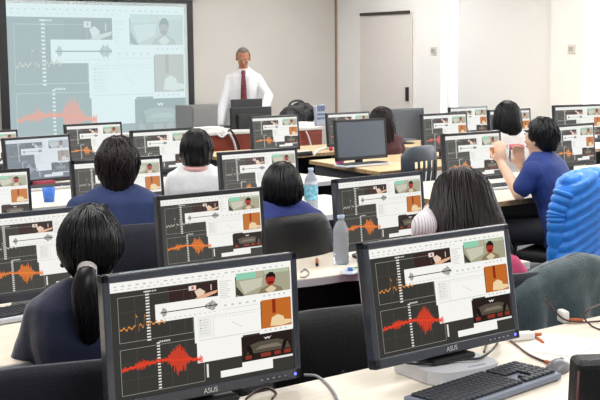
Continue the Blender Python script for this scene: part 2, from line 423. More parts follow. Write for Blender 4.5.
def monitor(key, x1, x2, ym, yaw, w, zd_, label, kind='far', frame='dark', detail=False, tilt=5, zbase=None):
    d = Vector((math.cos(math.radians(yaw)), math.sin(math.radians(yaw)), 0))
    c = CAM + ray((x1 + x2) / 2, ym) * (w * .79 * FPX / (x2 - x1))
    def F(c):
        a = proj(c - d * w / 2); b = proj(c + d * w / 2); return Vector((a.x - x1, b.x - x2, (a.y + b.y) / 2 - ym))
    for _ in range(12):
        f0 = F(c); e = 1e-3
        J = Matrix([(F(c + Vector((e, 0, 0))) - f0) / e, (F(c + Vector((0, e, 0))) - f0) / e, (F(c + Vector((0, 0, e))) - f0) / e]).transposed()
        c = c - J.inverted() @ f0
    ztop = c.z
    zb = zd_ if zbase is None else zbase
    k = w / MW; tl = math.radians(tilt)
    c = c - Vector((-d.y, d.x, 0)) * (MH * k * math.sin(tl)); ztop += MH * k * (1 - math.cos(tl))
    r = thing('monitor', label, 'monitor', (c.x, c.y, zb), math.radians(yaw), 'computer monitors in rows across the lab')
    lo = ztop - zb - MH * k; lo = max(lo, .012)
    co = part('casing', cas[frame], r, (0, 0, lo)); co.scale = (k, k, k); co.rotation_euler.x = -tl
    sc_ = part('screen', scr[kind], r); off = Vector((-SW / 2 * k, -.008 * k, (MH - .02) * k)); off.rotate(Matrix.Rotation(-tl, 3, 'X'))
    sc_.location = Vector((0, 0, lo)) + off; sc_.scale = (k, 1, k); sc_.rotation_euler.x = -tl
    if detail:
        Mx = Matrix.Translation((-.0, -.0135, .008)) @ Matrix.Rotation(PI / 2, 4, 'X')
        text_mesh('ASUS', .018, silver_m, co, Mx)
        bt = mb(mat('button_print', '9aa0aa', .4))
        for i in range(5): bt.bx(.15 + i * .018, .156 + i * .018, -.014, -.012, .012, .015)
        bt.build('buttons', co)
        mb(emat('led_blue', '6a6aff', 3)).ell((.258, -.0125, .013), (.004, .002, .004)).build('power_light', co)
    n = part('neck', neck_me, r, (0, .0, .008)); n.scale = (1, 1, lo + .1)
    part('stand_base', base_box if detail else base_me, r, (0, .03 if not detail else 0, 0))
    print('MON', key, [round(v, 2) for v in c], 'low %.3f' % lo); MON[key] = r
    return r
Z = .79; Z2 = .79
monitor('A', 100, 294, 264, -3, .557, Z, 'large monitor at front left, its whole red waveform screen unobstructed, white desk beside it', 'red', 'blue', True, tilt=3)
monitor('B', 360, 505, 233.5, 0, .552, Z, 'large monitor at front right standing on a silver box behind the keyboard', 'red', 'blue', True, zbase=Z + .038, tilt=9)
monitor('L2', -29, 107, 210, 0, .52, Z2, 'monitor in front of the woman with the ponytail, cut by the left edge', 'orange', 'blue')
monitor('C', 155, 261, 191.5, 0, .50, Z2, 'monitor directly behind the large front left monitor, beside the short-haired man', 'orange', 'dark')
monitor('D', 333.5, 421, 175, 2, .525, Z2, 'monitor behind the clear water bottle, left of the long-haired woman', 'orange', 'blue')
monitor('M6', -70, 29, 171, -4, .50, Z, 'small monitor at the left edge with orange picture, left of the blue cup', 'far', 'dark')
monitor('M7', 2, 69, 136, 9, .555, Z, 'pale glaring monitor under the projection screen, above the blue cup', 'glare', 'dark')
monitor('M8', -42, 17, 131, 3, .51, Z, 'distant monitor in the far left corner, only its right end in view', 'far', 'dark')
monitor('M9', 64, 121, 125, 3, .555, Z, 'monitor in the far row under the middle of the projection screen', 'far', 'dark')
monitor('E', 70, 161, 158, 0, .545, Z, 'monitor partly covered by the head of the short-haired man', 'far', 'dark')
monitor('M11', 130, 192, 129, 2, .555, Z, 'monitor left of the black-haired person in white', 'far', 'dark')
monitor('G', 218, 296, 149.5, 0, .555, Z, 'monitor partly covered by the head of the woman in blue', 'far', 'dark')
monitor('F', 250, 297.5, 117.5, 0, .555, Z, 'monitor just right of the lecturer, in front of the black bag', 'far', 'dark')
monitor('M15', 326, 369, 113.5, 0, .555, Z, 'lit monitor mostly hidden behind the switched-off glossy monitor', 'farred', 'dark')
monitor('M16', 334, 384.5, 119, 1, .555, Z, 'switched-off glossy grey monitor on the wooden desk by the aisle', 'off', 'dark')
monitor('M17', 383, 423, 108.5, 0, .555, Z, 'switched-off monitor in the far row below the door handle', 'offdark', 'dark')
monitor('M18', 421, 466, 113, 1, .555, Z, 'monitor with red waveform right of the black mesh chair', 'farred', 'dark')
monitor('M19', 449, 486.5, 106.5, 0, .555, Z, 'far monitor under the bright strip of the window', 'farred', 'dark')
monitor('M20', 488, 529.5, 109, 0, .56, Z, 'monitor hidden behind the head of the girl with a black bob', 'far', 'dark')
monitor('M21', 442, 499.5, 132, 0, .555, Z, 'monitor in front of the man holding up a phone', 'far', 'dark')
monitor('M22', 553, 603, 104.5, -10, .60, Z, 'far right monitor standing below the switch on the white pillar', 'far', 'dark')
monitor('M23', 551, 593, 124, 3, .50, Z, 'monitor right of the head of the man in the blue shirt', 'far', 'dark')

# ------------------------------------------------------------------ desks
def desk(label, pts, z, top=desk_m, edge=edge_m, legs=(), modesty=None, front=None, name='desk', th=.028, panel=panel_m):
    x0 = min(p[0] for p in pts); y0 = min(p[1] for p in pts)
    r = thing(name, label, 'desk', (x0, y0, 0))
    P = [(p[0] - x0, p[1] - y0) for p in pts]
    mb(top).prism(P, z - th, z).build('tabletop', r)
    # edge band: slightly proud strip under the top
    eb = mb(edge); n = len(P)
    cx = sum(p[0] for p in P) / n; cy = sum(p[1] for p in P) / n
    for i in range(n):
        a = Vector(P[i]); b = Vector(P[(i + 1) % n]); t = (b - a).normalized(); nn = Vector((t.y, -t.x)) * .003
        eb.prism([a, b, b + nn, a + nn] if True else [], z - th - .004, z - .003)
    eb.build('edge_band', r)
    for (lx, ly0, ly1) in legs:
        mb(panel).bx(lx - x0 - .015, lx - x0 + .015, ly0 - y0, ly1 - y0, 0, z - th, .003).build('side_panel', r)
    if modesty:
        for (mx0, mx1, my) in modesty: mb(panel).bx(mx0 - x0, mx1 - x0, my - y0 - .01, my - y0 + .01, .25, z - th).build('modesty_panel', r)
    return r
yfar1 = at(340, 374.5, Z).y; print('yfar1', yfar1)
desk('cream front desk carrying the two large monitors and keyboard', [(.5, 1.55), (4.6, 1.55), (4.6, yfar1), (.5, yfar1)], Z,
     legs=((.55, 1.6, yfar1 - .03), (2.6, 1.75, yfar1 - .03), (4.55, 1.6, yfar1 - .03)))
# second row, near edge curves
p_c0 = at(298, 279, Z2); p_c1 = at(360, 284, Z2); yfar2 = 3.98
def arc(p, q, bulge, n=8):
    p = Vector(p[:2]); q = Vector(q[:2]); nn = Vector((-(q - p).y, (q - p).x)).normalized()
    return [tuple(p + (q - p) * (k / n) + nn * bulge * math.sin(PI * k / n)) for k in range(n + 1)]
pl = at(24, 359, Z2)
print('row2', p_c0, p_c1, pl)
desk('desk in front of the ponytail woman with a keyboard on it', [(.7, 3.06), (1.9, 3.06)] + arc((2.0, 3.1), (2.25, 3.45), .03)[1:] + [(2.25, yfar2), (.7, yfar2)], Z2,
     legs=((.75, 3.2, 3.95), (2.2, 3.5, 3.95)))
desk('desk with a curved end, carrying the clear water bottle', [(2.27, 3.6)] + arc((2.5, 3.62), (2.95, 3.52), -.03) + arc((2.95, 3.52), (3.35, 3.25), .02)[1:] + [(3.72, 3.22), (3.78, yfar2 - .02), (2.27, yfar2 - .02)], Z2,
     legs=((2.32, 3.65, 3.93), (3.7, 3.3, 3.93)), modesty=((2.4, 3.7, 3.9),))
desk('left desk of the third row, in front of the short-haired man and woman in blue', [(1.2, 4.95), (4.62, 4.95), (4.62, 5.72), (1.2, 5.72)], Z,
     legs=((1.65, 5, 5.62), (4.57, 5, 5.62)), modesty=((1.7, 4.5, 5.55),))
ynear3 = at(520, 199, Z).y; print('ynear3', ynear3)
desk('desk on which the man in blue rests his elbow', [(4.95, ynear3), (9.2, ynear3), (9.2, 5.85), (4.95, 5.85)], Z, edge=edge_w,
     legs=((5.0, ynear3 + .05, 5.8), (7.2, ynear3 + .05, 5.8), (9.1, ynear3 + .05, 5.8)), modesty=((5.05, 9.1, 5.75),))
desk('left desk of the fourth row, behind the blue cup', [(1.9, 6.35), (5.35, 6.35), (5.35, 7.85), (1.9, 7.85)], Z,
     legs=((1.95, 6.4, 7.8), (5.3, 6.4, 7.8)), modesty=((2.0, 5.2, 7.75),))
desk('wooden desk by the aisle under the switched-off glossy monitor', [(5.88, 6.6), (7.05, 6.6), (7.25, 6.9), (9.85, 6.9), (9.85, 7.78), (6.12, 7.78)], Z, desk_far, edge_w,
     legs=((6.15, 6.65, 7.72), (7.9, 7.3, 7.72), (9.8, 7.0, 7.72)), panel=panel_g)
desk('far left desk nearest the projection screen', [(2.6, 8.5), (5.35, 8.5), (5.35, 9.95), (2.6, 9.95)], Z,
     legs=((2.65, 8.55, 9.9), (5.3, 8.55, 9.9)))
desk('wooden desk with loose cables in front of the lecturer', [(5.75, 8.35), (7.5, 8.35), (7.5, 9.15), (5.75, 9.15)], Z, desk_far, edge_w,
     legs=((5.8, 8.4, 9.1), (7.45, 8.4, 9.1)), modesty=((5.85, 7.4, 9.05),))
desk('far desk along the door side under the far monitors', [(7.52, 8.3), (9.75, 8.3), (9.75, 9.05), (7.52, 9.05)], Z, desk_far, edge_w,
     legs=((7.57, 8.35, 9.0), (9.7, 8.35, 9.0)))

# ------------------------------------------------------------------ projection screen
q0 = atY(5.5, 1.5, YF - .06); q1 = atY(183.5, 7, YF - .06)
pw = q1.x - q0.x; ph = 147 * (YF * .791 + (q0.x + q1.x) / 2 * .611) / FPX
ztp = q1.z; print('proj', pw, ph, ztp, q0.z)
ps = thing('projection_screen', 'large projection screen with black border showing the washed-out computer picture', 'screen', (q0.x, YF - .06, ztp))
mb(black_p).bx(-.10, 0, -.004, .004, -ph - .1, .04).bx(pw + .05, pw + .13, -.004, .004, -ph - .1, .04).bx(-.10, pw + .13, -.004, .004, .04, .085).bx(-.10, pw + .13, -.004, .004, -ph - .18, -ph - .1).build('border', ps)
mb(mat('screen_fabric', 'ccd8da', .9)).bx(-.10, pw + .13, .005, .01, -ph - .15, .06).build('fabric', ps)
pm = screen_mesh('projected_picture', pw, ph, pal_proj, 9)
part('projected_picture', pm, ps, (0, 0, 0))
mb(white_pl).bx(-.2, pw + .22, -.05, .05, .09, .19, .02).build('roller_case', ps)

# ------------------------------------------------------------------ keyboards, mice
def kb_meshes(body, key, nx=22, ny=6, W=.46, D=.165):
    b = mb(body); b.box((0, 0, .011), (W, D, .018), None, .006); kb = b.mesh('keyboard_body')
    k = mb(key); r = random.Random(2)
    px = (W - .03) / nx; py = (D - .028) / ny
    for j in range(ny):
        i = 0
        while i < nx:
            w = 1
            if i in (15, 18) : i += 0
            if j == 0 and i in (6, 7, 8, 9, 10): w = 5 if i == 6 else 1
            if i in (14, 18) and j in (3, 4) and i == 14: pass
            x = -W / 2 + .015 + px * i + (.006 if i > 14 else 0) - (.004 if i <= 14 else 0)
            if not (15 <= i <= 17 and j in (2,)) and not (i in (15, 17) and j == 1):
                k.box((x + px * w / 2, -D / 2 + .014 + py * (j + .5), .0235), (px * w - .003, py - .003, .009), None, .002, 1)
            i += w
    return kb, k.mesh('keycaps')
KBd = kb_meshes(keyb_m, keyw_m); KBl = kb_meshes(kb_light, key_m)
def keyboard(loc, rz, label, kind=KBd):
    r = thing('keyboard', label, 'keyboard', loc, math.radians(rz), 'computer keyboards')
    part('keyboard_body', kind[0], r); part('keycaps', kind[1], r)
    return r
k1 = at(487, 379.5, Z + .01)
print('kb', k1, at(405, 399, Z), at(560, 376, Z), at(513, 362, Z))
keyboard((k1.x - .06, k1.y - .05, Z), 6, 'dark keyboard on the cream desk in front of the right large monitor')
p = at(14, 313, Z2 + .015); keyboard((p.x, p.y, Z2), 4, 'pale keyboard with black keys left of the ponytail woman', KBl)
p = at(362, 166, Z); keyboard((p.x, p.y, Z), 0, 'keyboard in front of the switched-off glossy monitor', KBl)
p = at(491, 189, Z); keyboard((p.x, p.y, Z), -3, 'keyboard in front of the man holding a phone', KBl)
def mouse(loc, rz, label):
    r = thing('mouse', label, 'mouse', loc, math.radians(rz))
    b = mb(mat('mouse_grey', '6d6f75', .35)); rs = []
    for i in range(9):
        t = i / 8; y = -.055 + .11 * t; w = .03 * math.sin(PI * (.12 + .76 * t)) ** .5; h = .034 * math.sin(PI * (.1 + .75 * t)) ** .8
        rs.append([(w * math.cos(a), y, max(0, h * math.sin(a))) for a in [PI * k / 10 for k in range(11)]] + [(0, y, 0)])
    b.rings(rs).build('mouse_body', r)
    mb(black_p).cyl((-.004, .035, .021), (.004, .035, .021), .009).build('scroll_wheel', r)
    return r
p = at(557, 371, Z); mouse((p.x, p.y, Z), -70, 'grey mouse right of the dark keyboard')

# silver box under monitor B
rb = MON['B'].location
bx_ = thing('desktop_box', 'flat silver-white box with rounded front under the right large monitor', 'electronic box', (rb.x, rb.y, Z), math.radians(-6))
b = mb(mat('silver_box', 'e0e2e8', .35))
KS = .78
pts = [(-.15, .12), (-.15, -.07), (-.13, -.105)] + [(.0 + .13 * math.sin(a) , -.105 - .03 * math.cos(a)) for a in [math.radians(v) for v in range(-80, 81, 16)]] + [(.13, -.10), (.15, -.07), (.15, .12)]
b.prism([(x * KS, y * KS) for x, y in pts], .002, .037).build('box_shell', bx_)
b = mb(mat('box_print', '9aa3c4', .5))
for i in range(7): b.bx(.0 + i * .009, .006 + i * .009, -.085, -.078, .0372, .0378)
b.build('printed_marks', bx_)
# ------------------------------------------------------------------ cables on desk 1
def spl(pts, n=6):
    P = [Vector(p) for p in pts]; P = [P[0]] + P + [P[-1]]; out = []
    for i in range(1, len(P) - 2):
        for k in range(n):
            t = k / n; a, b, c, d = P[i - 1:i + 3]
            out.append(.5 * ((2 * b) + (c - a) * t + (2 * a - 5 * b + 4 * c - d) * t * t + (3 * b - a - 3 * c + d) * t ** 3))
    out.append(P[-2]); return out
def cable(px, z, m, label, r=.0035, zz=None, plug=None):
    pts = [at(x, y, z + r) for x, y in px] if zz is None else [at(x, y, q) for (x, y), q in zip(px, zz)]
    P = spl(pts); o = thing('cable', label, 'cable', P[0])
    mb(m).tube([q - P[0] for q in P], r, 8).build('cord', o)
    if plug:
        d = (P[-1] - P[-3]).normalized()
        mb(plug).tube([P[-1] - P[0], P[-1] - P[0] + d * .02, P[-1] - P[0] + d * .05], [r * 2, r * 2.2, r * 1.2], 10).build('plug', o)
    return o
cable([(304, 375), (316, 376), (326, 383), (334, 393), (338, 402)], Z, grey_c, 'grey cable curving across the desk right of the left large monitor', .004)
cable([(246, 399), (256, 391), (268, 388), (276, 393), (272, 399)], Z, brown_c, 'short dark cable loop at the foot of the left large monitor', .003)
cable([(441, 357), (425, 356), (408, 359), (407, 363), (430, 364), (460, 360), (480, 358), (492, 350), (498, 342)], Z, black_p, 'black cable looping over the silver box', .0035, zz=[Z + .045] * 7 + [Z + .02, Z + .006])
cable([(484, 352), (488, 342), (500, 337), (512, 342), (528, 354), (546, 362)], Z, brown_c, 'brown cable with orange plug running toward the mouse', .0035, plug=orange_p)
cable([(502, 338), (518, 331), (530, 334), (538, 339)], Z, brown_c, 'short brown cable ending in an orange plug beside the white adapter', .003, plug=orange_p)
cable([(545, 299), (562, 318), (580, 322), (602, 321)], Z, brown_c, 'brown cable hanging from the grey jacket to the desk edge', .003, zz=[.86, Z + .02, Z + .006, Z + .006])
cable([(604, 331), (592, 326), (584, 317), (590, 309), (604, 303)], Z, brown_c, 'brown cable loop on the desk at the right edge', .003, zz=[Z + .004, Z + .004, Z + .03, Z + .06, Z + .06])
ad = at(520, 340, Z); a_ = thing('adapter', 'small white adapter lying on the front desk right of the monitor', 'adapter', (ad.x, ad.y, Z), -.3)
mb(white_pl).box((0, 0, .012), (.09, .035, .024), None, .006).build('adapter_body', a_)
mb(orange_p).cyl((.045, 0, .012), (.075, 0, .011), .007, .005).build('plug', a_)
ad = at(563, 322, Z); a_ = thing('adapter', 'white plug with orange tip on the desk in front of the grey jacket', 'adapter', (ad.x, ad.y, Z), 1.1)
mb(white_pl).box((0, 0, .02), (.05, .025, .04), None, .006).build('adapter_body', a_)
mb(orange_p).cyl((-.02, -.01, .01), (-.02, -.06, .008), .007, .005).build('plug', a_)
pp = at(560, 345, Z); pz = thing('paper_sheet', 'blank white paper sheet on the front desk beside the mouse', 'paper', (pp.x, pp.y, Z + .0005), .35)
mb(mat('paper', 'f8f8f8', .8)).bx(-.12, .12, -.09, .09, 0, .0012).build('sheet', pz)

# ------------------------------------------------------------------ chairs
def back_mesh(m, W=.46, H_=.42, curve=.06, th=.05, sag=.0, name='backrest', r=.07, mesh_holes=False):
    """curved rounded backrest; bottom at z=0, faces +Y"""
    b = mb(m); nx, nz = 16, 12; fr = []; bk = []
    def pt(i, j, s):
        u = -1 + 2 * i / nx; v = j / nz
        # squircle mapping
        uu = math.copysign(abs(u) ** .9, u); vv = v
        wx = W / 2 * (1 - .10 * (1 - v) ** 2)
        c = max(abs(u), abs(2 * v - 1))
        e = 1 - c ** 6 * .55
        corner = (abs(u) ** 5) * (abs(2 * v - 1) ** 5)
        x = uu * wx * (1 - .07 * corner * 2); z = v * H_ + (-.03 if v > .5 else .03) * corner * 1.6 + .012 * (1 - u * u) * (v > .5)
        y = curve * u * u - .03 * math.sin(PI * v) + s * th / 2 * e - .10 * v * H_
        return (x, y, z)
    for s in (1, -1):
        g = [[b.bm.verts.new(pt(i, j, s)) for i in range(nx + 1)] for j in range(nz + 1)]
        for j in range(nz):
            for i in range(nx):
                if mesh_holes and 3 <= j <= 8 and i in (3, 5, 7, 9, 11, 13) : continue
                f = b.bm.faces.new((g[j][i], g[j][i + 1], g[j + 1][i + 1], g[j + 1][i])); f.smooth = True
        (fr if s > 0 else bk).append(g)
    a, c = fr[0], bk[0]
    bound = [(0, i) for i in range(nx)] + [(j, nx) for j in range(nz)] + [(nz, i) for i in range(nx, 0, -1)] + [(j, 0) for j in range(nz, 0, -1)]
    for k in range(len(bound)):
        p, q = bound[k], bound[(k + 1) % len(bound)]
        f = b.bm.faces.new((a[p[0]][p[1]], a[q[0]][q[1]], c[q[0]][q[1]], c[p[0]][p[1]])); f.smooth = True
    return b.mesh(name)
def seat_mesh(m, W=.47):
    b = mb(m); b.box((0, 0, 0), (W, .45, .07), None, .03, 3); return b.mesh('seat')
def chair(label, loc, rz, fab=chair_f, W=.46, ztop=.95, H_=.44, holes=False, arms=False, boxy=False):
    r = thing('office_chair', label, 'chair', loc, math.radians(rz), 'swivel chairs at the desks')
    zb = ztop - H_
    if boxy:
        b = mb(fab); b.box((0, 0, H_ / 2), (W, .07, H_), None, .016, 3); o = part('backrest', b.mesh('backrest'), r, (0, -.19, zb)); o.rotation_euler.x = .1
        mb(mat('seam_reddish', '5a3430', .5)).tube([(-W / 2 + .004, -.036, .03), (-W / 2 + .004, -.036, H_ - .02)], .003, 6).build('piping', o)
    else: part('backrest', back_mesh(fab, W, H_, mesh_holes=holes), r, (0, -.20, zb))
    part('seat', seat_mesh(fab, W), r, (0, .03, .45))
    mb(chair_p).tube(spl([(0, -.05, .42), (0, -.22, .42), (0, -.255, .50), (0, -.245, zb + .12)]), [.02] * 19, 8).build('back_support', r)
    mb(chrome).cyl((0, 0, .10), (0, 0, .42), .022).build('gas_column', r)
    for k in range(5):
        a = 2 * PI * k / 5 + .3; d = Vector((math.cos(a), math.sin(a), 0))
        mb(chair_p).tube([Vector((0, 0, .11)), d * .15 + Vector((0, 0, .10)), d * .29 + Vector((0, 0, .075))], [.025, .02, .014], 8).build('leg', r)
        t = Vector((-d.y, d.x, 0))
        mb(black_p).cyl(d * .29 + t * .02 + Vector((0, 0, .03)), d * .29 - t * .02 + Vector((0, 0, .03)), .03, n=14).build('caster', r)
    return r

# ------------------------------------------------------------------ people
def tolocal(P, loc, rz):
    v = Vector(P) - Vector((loc[0], loc[1], 0)); v.rotate(Matrix.Rotation(-math.radians(rz), 3, 'Z')); return v
def atD(x, y, D): return CAM + ray(x, y) * D
def lerp(a, b, t): return Vector(a) * (1 - t) + Vector(b) * t
def voxel(b, name, m, size, smooth=6, parent=None, extra=None, disp=0, dscale=6):
    me = b.mesh('tmp'); o = bpy.data.objects.new('tmp', me); C.objects.link(o)
    md = o.modifiers.new('r', 'REMESH'); md.mode = 'VOXEL'; md.voxel_size = size
    s = o.modifiers.new('s', 'SMOOTH'); s.factor = .5; s.iterations = smooth
    dg = bpy.context.evaluated_depsgraph_get(); me2 = bpy.data.meshes.new_from_object(o.evaluated_get(dg))
    bpy.data.objects.remove(o)
    if disp:
        for v, nn in [(v, v.normal.copy()) for v in me2.vertices]:
            q = v.co * dscale
            w = noise.noise(Vector((q.x, q.y, q.z * 1.0))) + .5 * noise.noise(Vector((q.x * 2.3 + 5, q.y * 2.3, q.z * 2.7)))
            v.co += nn * w * disp
    me2.materials.clear(); me2.materials.append(m)
    for p_ in me2.polygons: p_.use_smooth = True
    me2.name = name
    q = bpy.data.objects.new(name, me2); C.objects.link(q); q.parent = parent; return q
def limb(b, p, q, r1, r2):
    b.ell(p, (r1,) * 3, u=12, v=8); b.ell(q, (r2,) * 3, u=12, v=8); b.cyl(p, q, r1, r2, 14)
def eloft(b, secs, n=20, rot=None):
    rs = []
    for (c, rx, ry) in secs:
        rs.append([(c[0] + rx * math.copysign(abs(math.cos(a)) ** .85, math.cos(a)), c[1] + ry * math.copysign(abs(math.sin(a)) ** .85, math.sin(a)), c[2]) for a in [2 * PI * k / n for k in range(n)]])
    b.rings(rs)
def hand(b, w, d, nrm, side, curl=.5):
    """w wrist, d direction of fingers, nrm palm normal (fingers curl toward it), side +1 right hand"""
    w = Vector(w); d = Vector(d).normalized(); nrm = Vector(nrm); nrm = (nrm - d * nrm.dot(d)).normalized(); s = d.cross(nrm) * side
    rot = Matrix((s, d, nrm)).transposed()
    b.ell(w + d * .045, (.04, .052, .016), rot, 12, 8)
    for i, (o, L) in enumerate(((-.03, .062), (-.01, .075), (.01, .07), (.03, .055))):
        p0 = w + d * .075 + s * o; a = curl * .6
        p1 = p0 + (d * math.cos(a) + nrm * math.sin(a)) * L * .5
        a2 = curl * 1.6; p2 = p1 + (d * math.cos(a2) + nrm * math.sin(a2)) * L * .5
        limb(b, p0, p1, .0095, .0088); limb(b, p1, p2, .0088, .0075)
    t0 = w + d * .025 - s * .03; t1 = t0 + (d * .6 - s * .7 + nrm * .3).normalized() * .035; t2 = t1 + (d * .85 - s * .2 + nrm * .5).normalized() * .03
    limb(b, t0, t1, .012, .0105); limb(b, t1, t2, .0105, .009)
def head_geo(b, Mh):
    """head in own frame: origin at head centre, faces +Y, total height .235"""
    def E(c, r, rot=None): b.ell(Mh @ Vector(c), r, Mh.to_3x3() @ (rot or Matrix.Identity(3)), 20, 14)
    E((0, -.012, .028), (.074, .092, .088)); E((0, .022, -.03), (.058, .064, .075)); E((0, .045, -.078), (.034, .034, .03))
    E((0, .072, -.005), (.05, .02, .045)); E((0, .092, -.012), (.011, .018, .022)); E((0, .103, -.024), (.016, .013, .010))
    E((0, .084, -.055), (.025, .012, .012))
    for s in (-1, 1):
        E((s * .077, -.005, -.008), (.010, .018, .032)); E((s * .036, .066, -.022), (.022, .02, .02))
        E((s * .03, .082, .022), (.02, .01, .007))
def face_parts(par, Mh, haircol=hair_b):
    for s in (-1, 1):
        e = mb(mat('eye_white', 'e8e4e0', .2)).ell(Mh @ Vector((s * .031, .082, .006)), (.013, .008, .0085), Mh.to_3x3()).build('eye', par)
        mb(black_p).ell(Mh @ Vector((s * .031, .0895, .006)), (.0055, .003, .0055), Mh.to_3x3()).build('iris', e)
        mb(haircol).tube([Mh @ Vector((s * .014, .095, .026)), Mh @ Vector((s * .032, .094, .031)), Mh @ Vector((s * .05, .083, .024))], [.003, .004, .002], 6).build('eyebrow', par)
    mb(mat('lips', 'a8574c', .5)).tube([Mh @ Vector((-.022, .090, -.052)), Mh @ Vector((0, .098, -.05)), Mh @ Vector((.022, .090, -.052))], [.003, .0065, .003], 8).build('mouth', par)
def hair(par, Mh, m, back=-.06, side=-.05, front=.055, fw=.95, tuck=.9, flare=1.05, rx=.092, ry=.108, rz=.123, n=64, strands=160, jit=.006, messy=0, part_=None, name='hair', cy=-.012, seed=1, ell_=None, fdepth=None, tr=.0035):
    r = random.Random(seed); b = mb(m)
    def hem(ph):
        # ph 0 = front
        a = abs((ph + PI) % (2 * PI) - PI)
        if a < fw: return front
        t = min(1, (a - fw) / .35); t = t * t * (3 - 2 * t); t2 = min(1, max(0, (a - fw - .35) / .9))
        return front * (1 - t) + t * (side * (1 - t2) + back * t2)
    def pos(ph, t, out=0):
        h = hem(ph); th_end = None
        z = (rz - .0) * (1 - t) ** 1.0 + h * t
        # go along: use angle for upper part
        if h > 0: z = rz * math.cos(t * math.acos(max(-1, min(1, h / rz))))
        else:
            tt = t * (PI / 2 * rz * .95 + -h); arc_ = PI / 2 * rz * .95
            z = rz * math.cos(tt / arc_ * PI / 2) if tt < arc_ else -(tt - arc_)
        k = math.sqrt(max(0, 1 - (z / rz) ** 2)) if z > 0 else 1
        if z < 0:
            q = -z / max(.02, -min(h, -.02)); k = 1 + (flare - 1) * math.sin(PI * min(1, q * 1.1) * .9) + (tuck - 1) * q ** 2
        k = max(k, .02)
        return Vector((math.sin(ph) * (rx + out) * k, cy + math.cos(ph) * (ry + out) * k, z + .012 + out * (1 if t < .3 else 0)))
    nt_ = 16; rip = [r.uniform(-1, 1) for _ in range(n)]
    rs = []
    for j in range(nt_ + 1):
        t = max(j / nt_, .03); ring = []
        for i in range(n):
            ph = 2 * PI * i / n
            hj = rip[i] * jit * min(1, t * 2) * (1 + .6 * math.sin(t * 9 + i))
            p = pos(ph, t, hj); ring.append(Mh @ p)
        rs.append(ring)
    # inner shell
    rs2 = [[Mh @ pos(2 * PI * i / n, max(j / nt_, .03), -.014) for i in range(n)] for j in range(nt_, -1, -1)]
    b.rings(rs + rs2, cap=True)
    for k in range(strands):
        ph = r.uniform(0, 2 * PI); t0 = r.uniform(.05, .4); tw = r.uniform(-.25, .25) * (1 + messy * 2)
        t1 = r.uniform(.75, 1.03) if not messy else min(1.05, t0 + r.uniform(.2, .5))
        P = []
        for q in range(7):
            s = q / 6; p = pos(ph + tw * s, t0 + (t1 - t0) * s, .002 + (.012 * messy * s) + r.uniform(0, .002)); P.append(Mh @ p)
        b.tube(P, [.001, tr, tr * 1.2, tr * 1.2, tr * 1.1, tr * .8, .0008], 5)
    return b.build(name, par)
def person(label, loc, rz, T=1.27, top=navy_c, skin=skin_m, lower=None, sleeve='long', arms=None, hy=0, hp=0, hr=0, lean=0, stand=False, vox=.009, sh=.175, wide=1.0, topname='shirt', faces=True, hcol=hair_b, disp=.006, shy=.255):
    r = thing('person', label, 'person', loc, math.radians(rz))
    lower = lower or mat('dark_trousers', '20222c', .8, bump=.2)
    pz = .93 if stand else .60
    ly = lean
    hc = Vector((0, ly + .02, T - .115)); nk = Vector((0, ly - .005, T - .25)); shz = T - (.30 if stand else shy)
    Mh = Matrix.Translation(hc) @ Matrix.Rotation(math.radians(hy), 4, 'Z') @ Matrix.Rotation(math.radians(-hp), 4, 'X') @ Matrix.Rotation(math.radians(hr), 4, 'Y')
    def torso(b, g):
        L = shz - pz
        secs = [((0, 0, pz - .10), .165 * wide + g, .115 + g), ((0, 0, pz), .17 * wide + g, .12 + g), ((0, ly * .35, pz + L * .35), .142 * wide + g, .105 + g), ((0, ly * .7, pz + L * .7), .162 * wide + g, .12 + g),
                ((0, ly * .95, shz - .01), .165 * wide + g, .095 + g), ((0, ly, shz + .035), .11 * wide + g, .07 + g * .5), ((0, ly, shz + .065), .06 + g, .055 + g * .5)]
        eloft(b, secs)
    A = arms or {}
    S = {}
    for s, k in ((-1, 'l'), (1, 'r')):
        shp = Vector((s * (sh - .03) * wide, ly, shz - .045))
        el, wr, hd_, nr = A.get(k, (Vector((s * .24, ly + .10, shz - .29)), Vector((s * .15, ly + .33, .80)), Vector((-s * .2, 1, 0)), Vector((0, 0, -1))))
        S[s] = (shp, Vector(el), Vector(wr), Vector(hd_), Vector(nr))
    if stand: hips = [(Vector((s * .09, 0, .90)), Vector((s * .10, .02, .50)), Vector((s * .11, -.01, .09))) for s in (-1, 1)]
    else: hips = [(Vector((s * .09, .02, pz)), Vector((s * .11, .43, pz - .02)), Vector((s * .11, .42, .10))) for s in (-1, 1)]
    b = mb(skin); torso(b, 0); limb(b, nk + Vector((0, 0, -.04)), hc + Vector((0, -.015, -.05)), .054, .05); head_geo(b, Mh)
    for s in S:
        shp, el, wr, hd_, nr = S[s]
        limb(b, shp, el, .05, .04); limb(b, el, wr, .04, .026); hand(b, wr, hd_, nr, s)
    for (h, k, a) in hips: limb(b, h, k, .08, .055); limb(b, k, a, .055, .038); limb(b, a, a + Vector((0, .13, -.05)), .038, .03)
    voxel(b, 'body', skin, vox, 3, r)
    b = mb(top); torso(b, .014)
    for s in S:
        shp, el, wr, hd_, nr = S[s]
        if sleeve == 'long': limb(b, shp, el, .06, .052); limb(b, el, lerp(el, wr, .93), .054, .038)
        elif sleeve == 'short': limb(b, shp, lerp(shp, el, .7), .068, .064)
    st = voxel(b, topname, top, .011, 3, r, disp=disp)
    b = mb(lower)
    eloft(b, [((0, 0, pz - .12), .17 * wide, .12), ((0, 0, pz + .02), .175 * wide, .128)])
    for (h, k, a) in hips: limb(b, h, k, .095, .068); limb(b, k, a + Vector((0, 0, .03)), .068, .055)
    voxel(b, 'trousers', lower, .014, 3, r, disp=.004)
    for (h, k, a) in hips:
        mb(black_p).ell((a.x, a.y + .07, .045), (.045, .14, .045)).build('shoe', r)
    if faces: face_parts(r, Mh, hcol)
    return r, Mh, S

